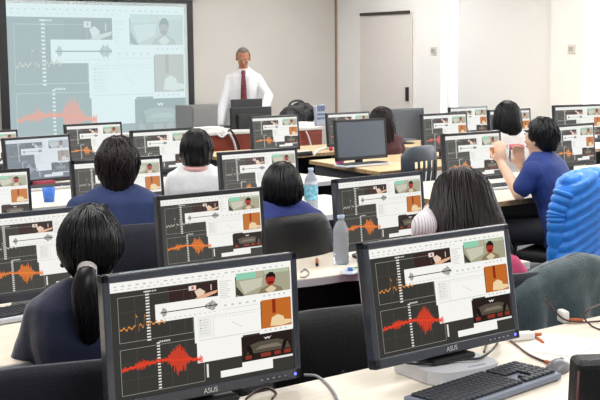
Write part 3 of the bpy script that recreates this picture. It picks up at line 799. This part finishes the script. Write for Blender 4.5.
# --- ponytail woman
p = at(88, 209, 1.235); print('pony', p)
r, Mh, S = person('woman with a black ponytail and navy top, seen from behind at the left', (p.x, p.y, 0), -33, 1.225, mat('navy_top', '101b40', .85, var=.15, scale=10, bump=.3, bscale=30, sheen=.3), skin_p, sh=.165, topname='navy_top', lean=.03, disp=.008)
hair(r, Mh, hair_b, back=-.085, side=-.055, front=.06, tuck=.62, flare=1.0, rx=.092, ry=.112, rz=.12, strands=320, jit=.002, n=90, seed=4, tr=.0028)
b = mb(hair_b); rr_ = random.Random(3)
base = Vector((0, -.115, -.035)); rs = []
path = [Vector((q.x, q.y, -.035 + (q.z + .035) * .82)) for q in [base + Vector((0, .03, .02)), base, base + Vector((-.0, -.03, -.02)), base + Vector((-.005, -.045, -.07)), base + Vector((.0, -.04, -.15)), base + Vector((.002, -.03, -.22)), base + Vector((.002, -.025, -.27))]]
b.tube([Mh @ q for q in spl(path, 4)], [.022, .022, .021, .021, .02, .022, .026, .029, .032, .034, .036, .037, .038, .038, .038, .037, .036, .034, .034, .03, .024, .018, .012, .008, .004][:25], 14)
for k in range(110):
    a = rr_.uniform(0, 2 * PI); q = rr_.uniform(.7, 1.05)
    rad = [.02, .021, .027, .036, .038, .03, .008]; P = []
    for c, w in zip(path, rad): P.append(Mh @ (c + Vector((math.cos(a) * w * q, math.sin(a) * w * q, rr_.uniform(-.005, .005)))))
    b.tube(spl(P, 2), [.0025] * 13, 5)
tail = b.build('ponytail', r)
b = mb(mat('hair_tie', 'd8cfd0', .5))
for k in range(3):
    c = Mh @ (base + Vector((0, -.008 - .006 * k, -.004 * k)))
    n_ = Mh.to_3x3() @ Vector((0, -1, -.6)).normalized(); u = n_.cross(Vector((0, 0, 1))).normalized(); v = n_.cross(u)
    b.tube([c + (u * math.cos(t) + v * math.sin(t)) * .024 for t in [2 * PI * i / 16 for i in range(17)]], .0045, 6)
b.build('hair_tie', tail)
mb(mat('hair_clip', '20242c', .4)).ell(Mh @ Vector((-.08, -.02, -.04)), (.008, .012, .008)).build('earring', r)
pony_loc = p
# --- short haired man in navy
p = at(117, 138, 1.31); print('short', p)
r, Mh, S = person('person with short brown hair and dark blue shirt, seen from behind', (p.x, p.y, 0), -34, 1.295, mat('blue_shirt_dim', '2a3a66', .85, var=.12, scale=10, bump=.3, bscale=30), skin_m, wide=1.12, sh=.19)
hair(r, Mh, hair_n, back=-.13, side=-.04, front=.05, tuck=.72, flare=1.0, rx=.093, ry=.112, rz=.122, strands=420, jit=.006, messy=.7, seed=7, n=70, tr=.0035)
# --- woman in blue
p = at(282, 163, 1.19); print('blue', p)
r, Mh, S = person('woman with a black bob and royal blue top, seen from behind in the middle', (p.x, p.y, 0), -30, 1.175, mat('royal_blue_top', '2d3b80', .8, var=.15, scale=14, bump=.4, bscale=20), skin_p, topname='blue_top', sh=.175, shy=.21)
hair(r, Mh, hair_b, back=-.065, side=-.07, front=.045, tuck=.86, flare=1.02, rx=.09, ry=.108, rz=.122, strands=340, jit=.002, seed=9, n=80, tr=.003)
# --- person in white
p = at(196, 129.5, 1.22); print('white', p)
r, Mh, S = person('person with black hair and white shirt in front of the projection screen', (p.x, p.y, 0), -40, 1.20, mat('white_pinkish_shirt', 'eef2f8', .85, var=.02, bump=.3, bscale=30), skin_p, sh=.17)
hair(r, Mh, hair_b, back=-.10, side=-.09, front=.05, tuck=.9, flare=1.03, rx=.1, ry=.118, rz=.125, strands=260, jit=.004, seed=12, messy=.2)
b = mb(mat('pink_collar', 'e8b6b4', .8)); c = Vector((0, 0, 1.22 - .245))
b.tube([c + Vector((math.sin(t) * .085, math.cos(t) * .075 - .01, .0)) for t in [2 * PI * i / 20 for i in range(21)]], .018, 8); b.build('collar', r)
# --- long haired woman right, leaning down
p = at(467, 174, 1.20); print('brown', p)
stripe = mat('striped_blouse', 'e9e6ec', .85)
nt = stripe.node_tree; wv = nt.nodes.new('ShaderNodeTexWave'); wv.inputs['Scale'].default_value = 28; rp = nt.nodes.new('ShaderNodeValToRGB')
tc = nt.nodes.new('ShaderNodeTexCoord'); nt.links.new(tc.outputs['Object'], wv.inputs['Vector'])
rp.color_ramp.elements[0].color = lin('b9b4c4'); rp.color_ramp.elements[1].color = lin('f2eef2'); rp.color_ramp.elements[1].position = .4
nt.links.new(wv.outputs['Fac'], rp.inputs[0]); nt.links.new(rp.outputs[0], nt.nodes['Principled BSDF'].inputs['Base Color'])
Db = (p - CAM).dot(FW); bel = tolocal(atD(424, 226, Db - .05), p, -30); bwr = tolocal(atD(440, 205, Db + .3), p, -30)
r, Mh, S = person('woman with long dark brown hair and striped blouse, head bent, behind the right large monitor', (p.x, p.y, 0), -30, 1.20, stripe, skin_p, hp=22, lean=.05, topname='blouse',
    arms={'l': (bel, bwr, Vector((.2, 1, 0)), Vector((0, 0, -1)))})
hair(r, Mh, hair_n, back=-.26, side=-.24, front=.045, fw=.8, tuck=1.4, flare=1.18, rx=.12, ry=.118, rz=.122, strands=420, jit=.003, seed=15, n=90, tr=.003)
brown_loc = p
# --- far person with curly hair
p = at(382, 109, 1.2); print('farbrown', p)
r, Mh, S = person('person with dark wavy hair behind the switched-off monitors', (p.x, p.y, 0), -25, 1.2, mat('maroon_top', '4a2a32', .85), skin_m, vox=.012, topname='dark_top')
hair(r, Mh, hair_n, back=-.20, side=-.20, front=.04, tuck=1.15, flare=1.1, rx=.11, ry=.115, strands=220, jit=.009, messy=.3, seed=21)
# --- girl with bob, pink-white shirt
p = at(508, 102.5, 1.29); print('bob', p)
r, Mh, S = person('girl with a straight black bob and pink and white shirt at the far right desk', (p.x, p.y, 0), -25, 1.285, mat('white_shirt', 'f2ecee', .85, bump=.2), skin_p, vox=.011, sh=.165)
hair(r, Mh, hair_b, back=-.155, side=-.155, front=.045, tuck=.98, flare=1.1, rx=.105, ry=.115, strands=260, jit=.002, seed=25)
b = mb(mat('pink_yoke', 'e27b86', .8)); rs = []
for zz, g in ((.915, .188), (.95, .180), (.985, .145)):
    rs.append([(g * math.cos(a), g * .72 * math.sin(a), zz) for a in [2 * PI * k / 24 for k in range(24)]])
b.rings(rs).build('pink_yoke', r)
# --- man with phone
p = at(544, 120, 1.27); print('phone', p); ph_head = p.copy()
v_ = Vector((0, .16, 0)); v_.rotate(Matrix.Rotation(math.radians(22), 3, 'Z')); p = p - v_
polo = mat('royal_polo', '1c3478', .8, var=.1, scale=14, bump=.3, bscale=25)
rzp = 22
def tolocal(P, loc, rz):
    v = Vector(P) - Vector((loc[0], loc[1], 0)); v.rotate(Matrix.Rotation(-math.radians(rz), 3, 'Z')); return v
def atD(x, y, D): return CAM + ray(x, y) * D
Dp = (ph_head - CAM).dot(FW)
el_l = tolocal(atD(519, 194, Dp - .12), p, rzp); wr_l = tolocal(atD(501, 163, Dp + .02), p, rzp)
el_r = tolocal(atD(545, 185, Dp + .22), p, rzp); wr_r = tolocal(atD(520, 166, Dp + .18), p, rzp)
r, Mh, S = person('man in a blue polo shirt holding up a white phone, black hair', (p.x, p.y, 0), rzp, 1.27, polo, skin_p, sleeve='short', hy=-14, lean=.16, topname='polo_shirt', sh=.19, wide=1.25,
    arms={'l': (el_l, wr_l, tolocal(p + Vector((0, 0, 1)) + RT * -.25, p, rzp), Vector((.9, .2, 0))), 'r': (el_r, wr_r, tolocal(p + Vector((0, 0, 1)) + RT * -.3, p, rzp), Vector((-.9, -.3, 0)))})
hair(r, Mh, hair_b, back=-.085, side=-.03, front=.058, fw=.85, tuck=.8, flare=1.0, rx=.088, ry=.108, rz=.12, strands=260, jit=.004, messy=.4, seed=31)
b = mb(mat('polo_collar', '1a3178', .8)); b.tube([Vector((math.sin(t) * .075, .15 + math.cos(t) * .07, .985 + .012 * math.cos(t + PI))) for t in [2 * PI * i / 20 for i in range(21)]], .016, 8); b.build('collar', r)
phone_loc = p
ph_c = atD(509, 154, Dp + .09)
ph = thing('smartphone', 'white smartphone held up by the man in the blue polo', 'phone', ph_c, math.radians(38))
mb(white_pl).box((0, 0, 0), (.15, .009, .075), Matrix.Rotation(.35, 3, 'Y'), .004).build('phone_case', ph)
mb(black_p).box((0, -.006, 0), (.128, .001, .066), Matrix.Rotation(.35, 3, 'Y')).build('phone_screen', ph)

# --- lecturer, standing, facing the class
lp = atY(243, 48, 10.8); print('lecturer', lp)
T_ = lp.z
lr = 180 - 35
el_a = {}
white_sh = mat('white_shirt_lecturer', 'e4e5ea', .8, bump=.3, bscale=20)
def ll(x, y, D): return tolocal(atD(x, y, D), lp, lr)
DL = (lp - CAM).dot(FW)
r, Mh, S = person('grey-haired lecturer in white shirt and dark red tie looking down at his monitor', (lp.x, lp.y, 0), lr, T_, white_sh, skin_t, stand=True, hp=22, vox=.009, wide=1.0, sh=.185, topname='white_shirt', hcol=hair_g,
    arms={'r': (ll(222.5, 107, DL - .02), ll(220.5, 126, DL - .12), Vector((0, .25, -1)), Vector((-1, 0, 0))), 'l': (ll(268.5, 96, DL - .02), ll(262, 118, DL - .35), Vector((.1, .8, -.5)), Vector((0, 0, -1)))})
hair(r, Mh, hair_g, back=-.05, side=-.01, front=.075, fw=1.0, tuck=.85, flare=1.0, rx=.078, ry=.097, rz=.104, strands=160, jit=.001, seed=41)
b = mb(mat('tie_red', '6e2230', .6, var=.5, scale=50))
ty = .155
b.rings([[(-w, ty + o, z), (w, ty + o, z), (w, ty + o + .008, z), (-w, ty + o + .008, z)] for w, z, o in ((.02, T_ - .25, -.075), (.026, T_ - .285, -.045), (.02, T_ - .30, -.03), (.03, T_ - .42, .005), (.036, T_ - .60, .0), (.044, T_ - .76, -.02), (.004, T_ - .82, -.02))]).build('tie', r)
b = mb(white_sh); b.tube([Vector((math.sin(t) * .068, math.cos(t) * .064 + .0, T_ - .235 - .018 * math.cos(t))) for t in [2 * PI * i / 24 for i in range(25)]], .014, 8); b.build('collar', r)

# ------------------------------------------------------------------ chairs placed
def face_loc(p, rz, d):  # place chair so that the person at p sits on it
    v = Vector((0, d, 0)); v.rotate(Matrix.Rotation(math.radians(rz), 3, 'Z')); return (p.x - v.x, p.y - v.y, 0)
c_ = at(50, 357, .9); chair('navy fabric chair under the ponytail woman', (pony_loc.x - .10, pony_loc.y - .04, 0), -18, W=.66, ztop=.862, H_=.38)
c_ = at(130, 226, .93); chair('black chair behind the short-haired man in dark blue', (c_.x + .02, c_.y + .20, 0), -10, W=.50, ztop=.93, H_=.44)
c_ = at(298, 218, .965); chair('black leather chair of the woman in royal blue', (c_.x + .0, c_.y + .25, 0), 2, fab=chair_l, W=.47, ztop=.965, H_=.42)
c_ = at(335, 305, .80); chair('empty black chair in the gap between the two large monitors', (c_.x, c_.y + .15, 0), -12, fab=chair_l, W=.46, ztop=.80, H_=.32)
c_ = at(416, 147, .98); chair('empty blue-grey chair with slotted back near the aisle', (c_.x, c_.y + .2, 0), 12, fab=chair_s, W=.46, ztop=.98, H_=.46, holes=True)
c_ = at(705, 345, .97); chair('black leather chair back cut off by the bottom right corner', (c_.x, c_.y + .2, 0), -34, fab=chair_l, W=.46, ztop=.97, H_=.5, boxy=True)
c_ = at(548, 222, .80); chair('dark chair under the man in the blue polo', (phone_loc.x, phone_loc.y, 0), 20, fab=chair_l, W=.46, ztop=.9, H_=.4)
chair('pink chair of the long-haired woman', (brown_loc.x - .085, brown_loc.y + .02, 0), -20, fab=mat('pink_fabric', 'd6477c', .7, bump=.2, bscale=80), W=.50, ztop=.91, H_=.42)

# jackets
def jacket(kind, label, loc, rz, W, D_, z0, z1, m, ripple):
    r = thing('jacket', label, 'jacket', loc, math.radians(rz))
    b = mb(m); n = 144; rs = []; N = 120; sx0 = -.12
    def surf(a, t):
        ca, sa = math.cos(a), math.sin(a)
        x = math.copysign(abs(ca) ** .5, ca); y = math.copysign(abs(sa) ** .7, sa)
        tt = .10
        if t < tt: q = math.sin(t / tt * PI / 2); sx = .88 + .10 * q; sy = max(q, .02)
        else: sx = sy = 1
        sx *= 1 + (.24 if ripple else .12) * max(0, t - .1); sl = W / 2 * sx * x; dy = D_ / 2 * sy * y
        H0 = z1 - (.035 if ripple else .07) * (abs(sl) / (W / 2)) ** 3 - (.13 * max(0, .25 - sl / W) if not ripple else 0)
        z = H0 - (H0 - z0) * (t if t >= tt else tt * (1 - math.cos(t / tt * PI / 2)))
        nn = noise.noise(Vector((sl * 5 + 3, dy * 5, z * 3)))
        f = .022 * nn * min(1, t * 4)
        if ripple:
            dd = sl - sx0
            g = z + (abs(dd) * .45 if dd < 0 else abs(dd) * .12) + .006 * noise.noise(Vector((sl * 9, dy * 9, z * 9)))
            c = abs(math.sin(PI * g / .052)) ** .5
            f += .024 * c + .004 * noise.noise(Vector((sl * 45, dy * 45, z * 18)))
            if abs(dd) < .02 and sa < 0: f -= .022 * (1 - abs(dd) / .02)
        else:
            f += .030 * math.sin(sl * 38 + 5 * noise.noise(Vector((z * 4, sl * 3, 3)))) * min(1, t * 1.6) + .01 * noise.noise(Vector((sl * 18, dy * 10, z * 9)))
        return (sl + ca * f * .6, dy + sa * f, z + (f * .6 if t < tt else 0))
    for j in range(N + 1): rs.append([surf(2 * PI * i / n, j / N) for i in range(n)])
    b.rings(rs).build('jacket_body', r)
    for s in (-1, 1):
        b = mb(m); pts = [Vector((s * W * .50, .0 if ripple else .07, z1 - .09)), Vector((s * W * .55, .02, z1 - .2)), Vector((s * W * .56, .02, (z0 + z1) / 2)), Vector((s * W * .54, .03, z0 + .03))]
        P = spl(pts, 26); R_ = [(.052 - .012 * k / len(P)) * (.85 + (.25 * abs(math.sin(PI * k / 8)) ** .5 if ripple else .15 + .05 * math.sin(k * .7))) for k in range(len(P))]
        b.tube(P, R_, 18).build('sleeve', r)
    return r
puff = mat('puffer_blue', '2183e8', .38, var=.08, scale=20, sheen=.2)
Dj = 6.1
pj = atD(584, 215, Dj); print('jacket', pj, atD(540, 268, Dj), atD(560, 163, Dj))
zj1 = atD(575, 161, Dj).z; zj0 = atD(560, 268, Dj).z
chair('chair carrying the bright blue puffer jacket', (pj.x + .04, pj.y + .17, 0), 10, W=.42, ztop=zj1 - .11, H_=.42)
jacket('puffer', 'bright blue quilted puffer jacket hung over a chair back', (pj.x + .05, pj.y - .06, 0), 6, .66, .17, zj0, zj1 - .04, puff, True)
Dg = 4.0
pg = atD(556, 290, Dg); zg1 = atD(560, 257, Dg).z + .01; zg0 = zg1 - .55
print('grey', pg, zg1)
chair('chair carrying the grey-green fleece jacket', (pg.x + .02 - .05, pg.y + .27, 0), -14, W=.36, ztop=zg1 - .07, H_=.34)
jacket('fleece', 'grey-green fleece jacket draped over the chair behind the front desk', (pg.x + .02, pg.y + .03, 0), -14, .52, .15, zg0, zg1 + .0, mat('fleece', '42545a', .95, var=.15, scale=30, bump=.4, bscale=150, sheen=.5), False)

# ------------------------------------------------------------------ lecturer's desk and things
Yd = 9.85
dx0 = atY(150, 131, Yd).x; dx1 = atY(322, 131, Yd).x
ZD = atY(260, 129, Yd).z - .01; print('lect desk', dx0, dx1, ZD)
ld = thing('lecturer_desk', 'reddish brown wooden lecturer desk with pale top', 'desk', (dx0, Yd, 0))
mb(mat('pale_top', 'dcdad6', .4)).bx(-.02, dx1 - dx0 + .02, -.02, .66, ZD - .03, ZD, .004).build('tabletop', ld)
mb(redwood).bx(0, dx1 - dx0, 0, .03, .05, ZD - .03).build('front_panel', ld)
mb(redwood).bx(0, .03, .03, .6, 0, ZD - .03).build('side_panel', ld)
mb(redwood).bx(dx1 - dx0 - .03, dx1 - dx0, .03, .6, 0, ZD - .03).build('side_panel', ld)
# lecturer's monitor seen from behind
c1 = atY(230, 108, Yd + .28); c2 = atY(271, 106, Yd + .28)
lm = thing('monitor', 'black monitor seen from behind, in front of the lecturer', 'monitor', ((c1.x + c2.x) / 2, Yd + .28, ZD), math.radians(0), 'computer monitors in rows across the lab')
ww = c2.x - c1.x; hh = .37; zl = (c1.z + c2.z) / 2 - ZD - hh
mb(black_p).box((0, 0, zl + hh / 2), (ww, .03, hh), None, .01).box((0, -.02, zl + hh / 2), (ww * .7, .04, hh * .6), None, .015).build('casing', lm)
mb(emat('scr_white', 'e9eef2', .8)).bx(-ww / 2 + .02, ww / 2 - .02, .0155, .017, zl + .03, zl + hh - .02).build('screen', lm)
mb(black_p).bx(-.04, .04, -.02, .01, 0, max(.08, zl + .1)).build('neck', lm)
mb(black_p).lathe([(0, 0), (.13, 0), (.12, .01), (.04, .015), (0, .016)], cap=False).build('stand_base', lm)
mb(white_pl).box((.0, -.045, zl + hh * .42), (.07, .004, .03), Matrix.Rotation(.2, 3, 'Y')).build('sticker', lm)
# laptop / second screen behind it
c1 = atY(231, 100, Yd + .5); c2 = atY(262, 99, Yd + .5)
lt = thing('laptop', 'open black laptop whose lid shows above the lecturer monitor', 'laptop', ((c1.x + c2.x) / 2, Yd + .5, ZD))
lw = c2.x - c1.x; lh = c1.z - ZD
mb(black_p).box((0, 0, lh / 2 + .005), (lw, .012, lh), None, .005).build('lid', lt)
mb(black_p).box((0, .12, .01), (lw, .23, .018), None, .005).build('laptop_base', lt)
# bag
def ad_(x, y, Y): return atY(x, y, Y)
bc = ad_(294, 122, Yd + .4); b_ = thing('bag', 'black bag slumped on the right half of the lecturer desk', 'bag', (bc.x, Yd + .35, ZD))
b = mb(mat('bag_black', '121215', .6, bump=.5, bscale=20))
b.ell((-.02, 0, .11), (.19, .13, .12)); b.ell((.13, .02, .12), (.12, .12, .125)); b.ell((-.14, -.02, .08), (.1, .11, .085)); b.ell((.05, 0, .17), (.11, .08, .085))
voxel(b, 'bag_body', mat('bag_black', '121215', .6), .012, 4, b_, disp=.02, dscale=12)
mb(black_p).tube(spl([(-.12, 0, .16), (-.09, 0, .25), (0, 0, .28), (.09, 0, .26), (.12, 0, .2)]), .012, 8).build('bag_handle', b_)
# desk phone upright
c1 = ad_(320, 120, Yd + .2)
t_ = thing('desk_phone', 'upright pale blue-grey phone with keypad at the end of the lecturer desk', 'telephone', (c1.x, Yd + .2, ZD), .1)
hp_ = ad_(320, 105, Yd + .2).z - ZD
mb(mat('phone_blue', 'b4bccb', .4)).box((0, 0, hp_ / 2), (.16, .04, hp_), Matrix.Rotation(-.12, 3, 'Y') , .01).build('phone_body', t_)
b = mb(mat('phone_keys', '6d7c9c', .4))
for i in range(4):
    for j in range(4): b.box((-.045 + i * .03 - .01 , -.024, hp_ * .35 + j * .045), (.02, .006, .025), None)
b.bx(-.06, .06, -.025, -.02, hp_ * .78, hp_ * .9); b.build('keypad', t_)
# papers and small stuff on lecturer desk
pp = ad_(205, 131, Yd + .2)
for i, (x, lab) in enumerate(((208, 'stack of white papers on the lecturer desk left of the monitor'), (300, 'white cloth-like papers under the black bag'))):
    q = ad_(x, 128, Yd + .12); s_ = thing('paper_stack', lab, 'papers', (q.x, Yd + .12, ZD), .1 * i)
    b = mb(mat('paper', 'f8f8f8', .8))
    for k in range(5): b.box((.01 * math.sin(k * 2), 0, .006 + .01 * k), (.26, .18, .009), Matrix.Rotation(.1 * math.sin(k * 5), 3, 'Z'))
    b.build('sheets', s_)
def cab3(P, r_, m, label):
    P = [Vector(p) for p in P]; o = thing('cable', label, 'cable', P[0]); mb(m).tube([q - P[0] for q in spl(P)], r_, 7).build('cord', o)
cab3([atY(216, 133, Yd - .01), atY(222, 137, Yd - .03), atY(228, 133, Yd - .04), atY(233, 140, Yd - .04), atY(236, 150, Yd - .04)], .012, white_c, 'white cable drooping over the red front of the lecturer desk')
cab3([atY(227, 136, Yd - .02), atY(230, 130, Yd - .02), atY(237, 140, Yd - .03), atY(240, 152, Yd - .03)], .01, black_p, 'dark cable hanging beside the white one on the lecturer desk')
cab3([atY(306, 131, Yd - .03), atY(309, 138, Yd - .04), atY(312, 148, Yd - .04), atY(316, 152, Yd - .1)], .008, white_c, 'thin white cord hanging from the phone end of the lecturer desk')
cp = thing('power_strip', 'black power strip among cables on the wooden desk before the lecturer', 'power strip', (*at(303, 156, Z)[:2], Z), .2)
mb(black_p).box((0, 0, .02), (.22, .05, .04), None, .008).build('housing', cp); mb(white_pl).box((.0, 0, .043), (.17, .03, .006), None, .002).build('sockets', cp)
cab3([at(314, 155, Z + .01), at(318, 150, Z + .03), at(326, 148, Z + .01), at(335, 150, Z + .01)], .01, white_c, 'white cable looped on the wooden desk beside the power strip')
cuboid_m = mat('grey_cuboid', '8f8f8e', .6)  # low grey box with two front panels, filling an unidentified grey area
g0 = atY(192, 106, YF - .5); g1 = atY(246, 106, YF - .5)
cb = thing('cuboid', 'low grey box against the front wall behind the lecturer', 'cuboid', (g0.x, YF - .50, 0))
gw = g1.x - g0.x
mb(cuboid_m).bx(0, gw, 0, .38, 0, g0.z, .006).build('cuboid_body', cb)
mb(cuboid_m).bx(.01, gw / 2 - .005, -.018, 0, .06, g0.z - .03, .003).build('cuboid_front', cb)
mb(cuboid_m).bx(gw / 2 + .005, gw - .01, -.018, 0, .06, g0.z - .03, .003).build('cuboid_front', cb)

# ------------------------------------------------------------------ bottles, cup, small things
def bottle(loc, label, h=.23, r_=.032, lab='label_blue', capm=mat('cap_blue', 'b8cdea', .4)):
    o = thing('water_bottle', label, 'bottle', loc)
    pr = [(0, .0), (r_ * .85, 0), (r_, .008)]
    for k in range(9): pr.append((r_ * (1 if k % 2 else .95), .015 + k * h * .065))
    pr += [(r_, h * .64), (r_ * .95, h * .72), (r_ * .6, h * .84), (.013, h * .9), (.013, h * .94)]
    mb(clearp).lathe(pr, cap=False).build('bottle_body', o)
    mb(water_m).lathe([(0, .003), (r_ * .9, .006), (r_ * .9, h * .55), (0, h * .55)], cap=False).build('water', o)
    mb(capm).lathe([(0, h * .93), (.016, h * .93), (.016, h), (0, h)], cap=False).build('cap', o)
    if lab: mb(MATS.get(lab) or mat(lab, '7fc4de', .5, var=.35, scale=60)).lathe([(r_ * 1.02, h * .22), (r_ * 1.02, h * .58)], cap=False).build('label', o)
    return o
p = at(341, 264, Z2); bottle((p.x, p.y, Z2), 'clear plastic water bottle without label on the curved desk', .21, .034, None)
D_b = 6.75; bp_ = atD(309.5, 190, D_b); bottle((bp_.x - .02, bp_.y - .04, Z), 'water bottle with a turquoise label right of the woman in blue', atD(309, 167, D_b).z - Z, .04)
p = atD(49, 197, 7.15)
cu = thing('cup', 'blue cup standing on the desk edge below the glaring monitor', 'cup', (p.x, p.y, Z))
hcup = atD(49, 187.5, 7.15).z - Z; print('cup', p, hcup)
mb(mat('cup_blue', '3f7be0', .35)).lathe([(0, 0), (.032, 0), (.042, hcup), (.038, hcup), (.029, .006), (0, .006)], cap=False).build('cup_body', cu)
# bag of snacks and brush on second row desk
q = at(351, 275, Z2)
sn = thing('snack_packet', 'crumpled blue and green packet beside the clear bottle', 'packet', (q.x, q.y, Z2), .5)
b = mb(mat('packet_foil', 'c9d4e4', .3, var=.2, scale=30)); rs = []
for j in range(9):
    v = j / 8; rs.append([(-.06 + .12 * v, .04 * math.cos(a) * math.sin(PI * (.1 + .8 * v)) + .004 * math.sin(9 * v + a), .014 + .013 * math.sin(a) * math.sin(PI * (.08 + .84 * v)) + .002 * math.sin(13 * a + 7 * v)) for a in [2 * PI * k / 14 for k in range(14)]])
b.rings(rs).build('packet_body', sn)
mb(mat('packet_blue', '3a72c4', .4)).box((-.01, 0, .027), (.05, .02, .004), Matrix.Rotation(.4, 3, 'Z'), .001).build('blue_print', sn)
mb(mat('packet_green', '5aa05a', .4)).box((.03, -.01, .025), (.03, .018, .004), Matrix.Rotation(-.3, 3, 'Z'), .001).build('green_print', sn)
q = at(317, 263, Z2); br = thing('pen', 'orange-brown pen lying left of the clear bottle', 'pen', (q.x, q.y, Z2), .9)
mb(mat('pen_orange', 'b8693a', .5)).tube([(-.07, 0, .007), (.05, 0, .007), (.07, 0, .005)], [.007, .007, .002], 8).build('barrel', br); mb(black_p).cyl((-.09, 0, .007), (-.07, 0, .007), .0065).build('pen_cap', br)
P = [at(x, y, Z2 + .004) for x, y in ((301, 272), (305, 269), (309, 273), (305, 277), (300, 277))]
cab3(P, .003, grey_c, 'short grey cable ring on the curved desk')
# pink trinket & red thing near glossy monitor
q = at(339.5, 163, Z); pk = thing('figurine', 'tiny magenta trinket at the foot of the glossy monitor', 'trinket', (q.x, q.y, Z))
mb(mat('magenta', 'c04ac0', .4)).lathe([(0, 0), (.035, 0), (.04, .03), (.022, .06), (0, .062)], cap=False).ell((0, 0, .08), (.026, .026, .026)).build('trinket_body', pk)
q = at(331, 151, Z); pk = thing('stress_ball', 'small red ball on the wooden desk left of the glossy monitor', 'ball', (q.x, q.y, Z)); mb(mat('red_ball', 'b03038', .5)).ell((0, 0, .02), (.022, .022, .02)).build('ball', pk)
q = at(47, 189, Z); pk = thing('keyboard', 'pale keyboard under the glaring monitor', 'keyboard', (q.x, q.y, Z), .05, 'computer keyboards'); part('keyboard_body', KBl[0], pk); part('keycaps', KBl[1], pk)
q = at(44, 183, Z + .02); pk = thing('pouch', 'dark red pouch under the glaring monitor', 'pouch', (q.x, q.y, Z), .1)
mb(mat('pouch_red', '8e2c44', .6)).box((0, 0, .02), (.16, .06, .035), None, .012).build('pouch_body', pk)
# ------------------------------------------------------------------ light
def area(loc, size, sy, e, rot=(0, 0, 0), col=(1, 1, 1)):
    l = bpy.data.lights.new('lamp', 'AREA'); l.shape = 'RECTANGLE'; l.size = size; l.size_y = sy; l.energy = e; l.color = col
    o = bpy.data.objects.new('lamp', l); C.objects.link(o); o.location = loc; o.rotation_euler = rot; return o
for x in (1.6, 5.0, 8.4):
    for y in (0.6, 3.8, 7.0, 10.2): area((x, y, ZC - .03), 1.6, 1.2, 50, col=(1, .985, .96))
area((XR + .9, yC - 1.6, 1.9), 3.2, 2.2, 150, (0, PI / 2, 0), (.96, .98, 1))
area((XR + .9, (yA + yB_) / 2, 1.9), 1.8, 2.2, 60, (0, PI / 2, 0), (.96, .98, 1))
w = bpy.data.worlds.new('world'); SC.world = w; w.use_nodes = True
w.node_tree.nodes['Background'].inputs[0].default_value = (.95, .98, 1, 1); w.node_tree.nodes['Background'].inputs[1].default_value = 2.0
SC.view_settings.view_transform = 'Standard'; SC.view_settings.look = 'None'; SC.view_settings.gamma = 1; SC.view_settings.exposure = 0.0
SC.view_settings.use_curve_mapping = False
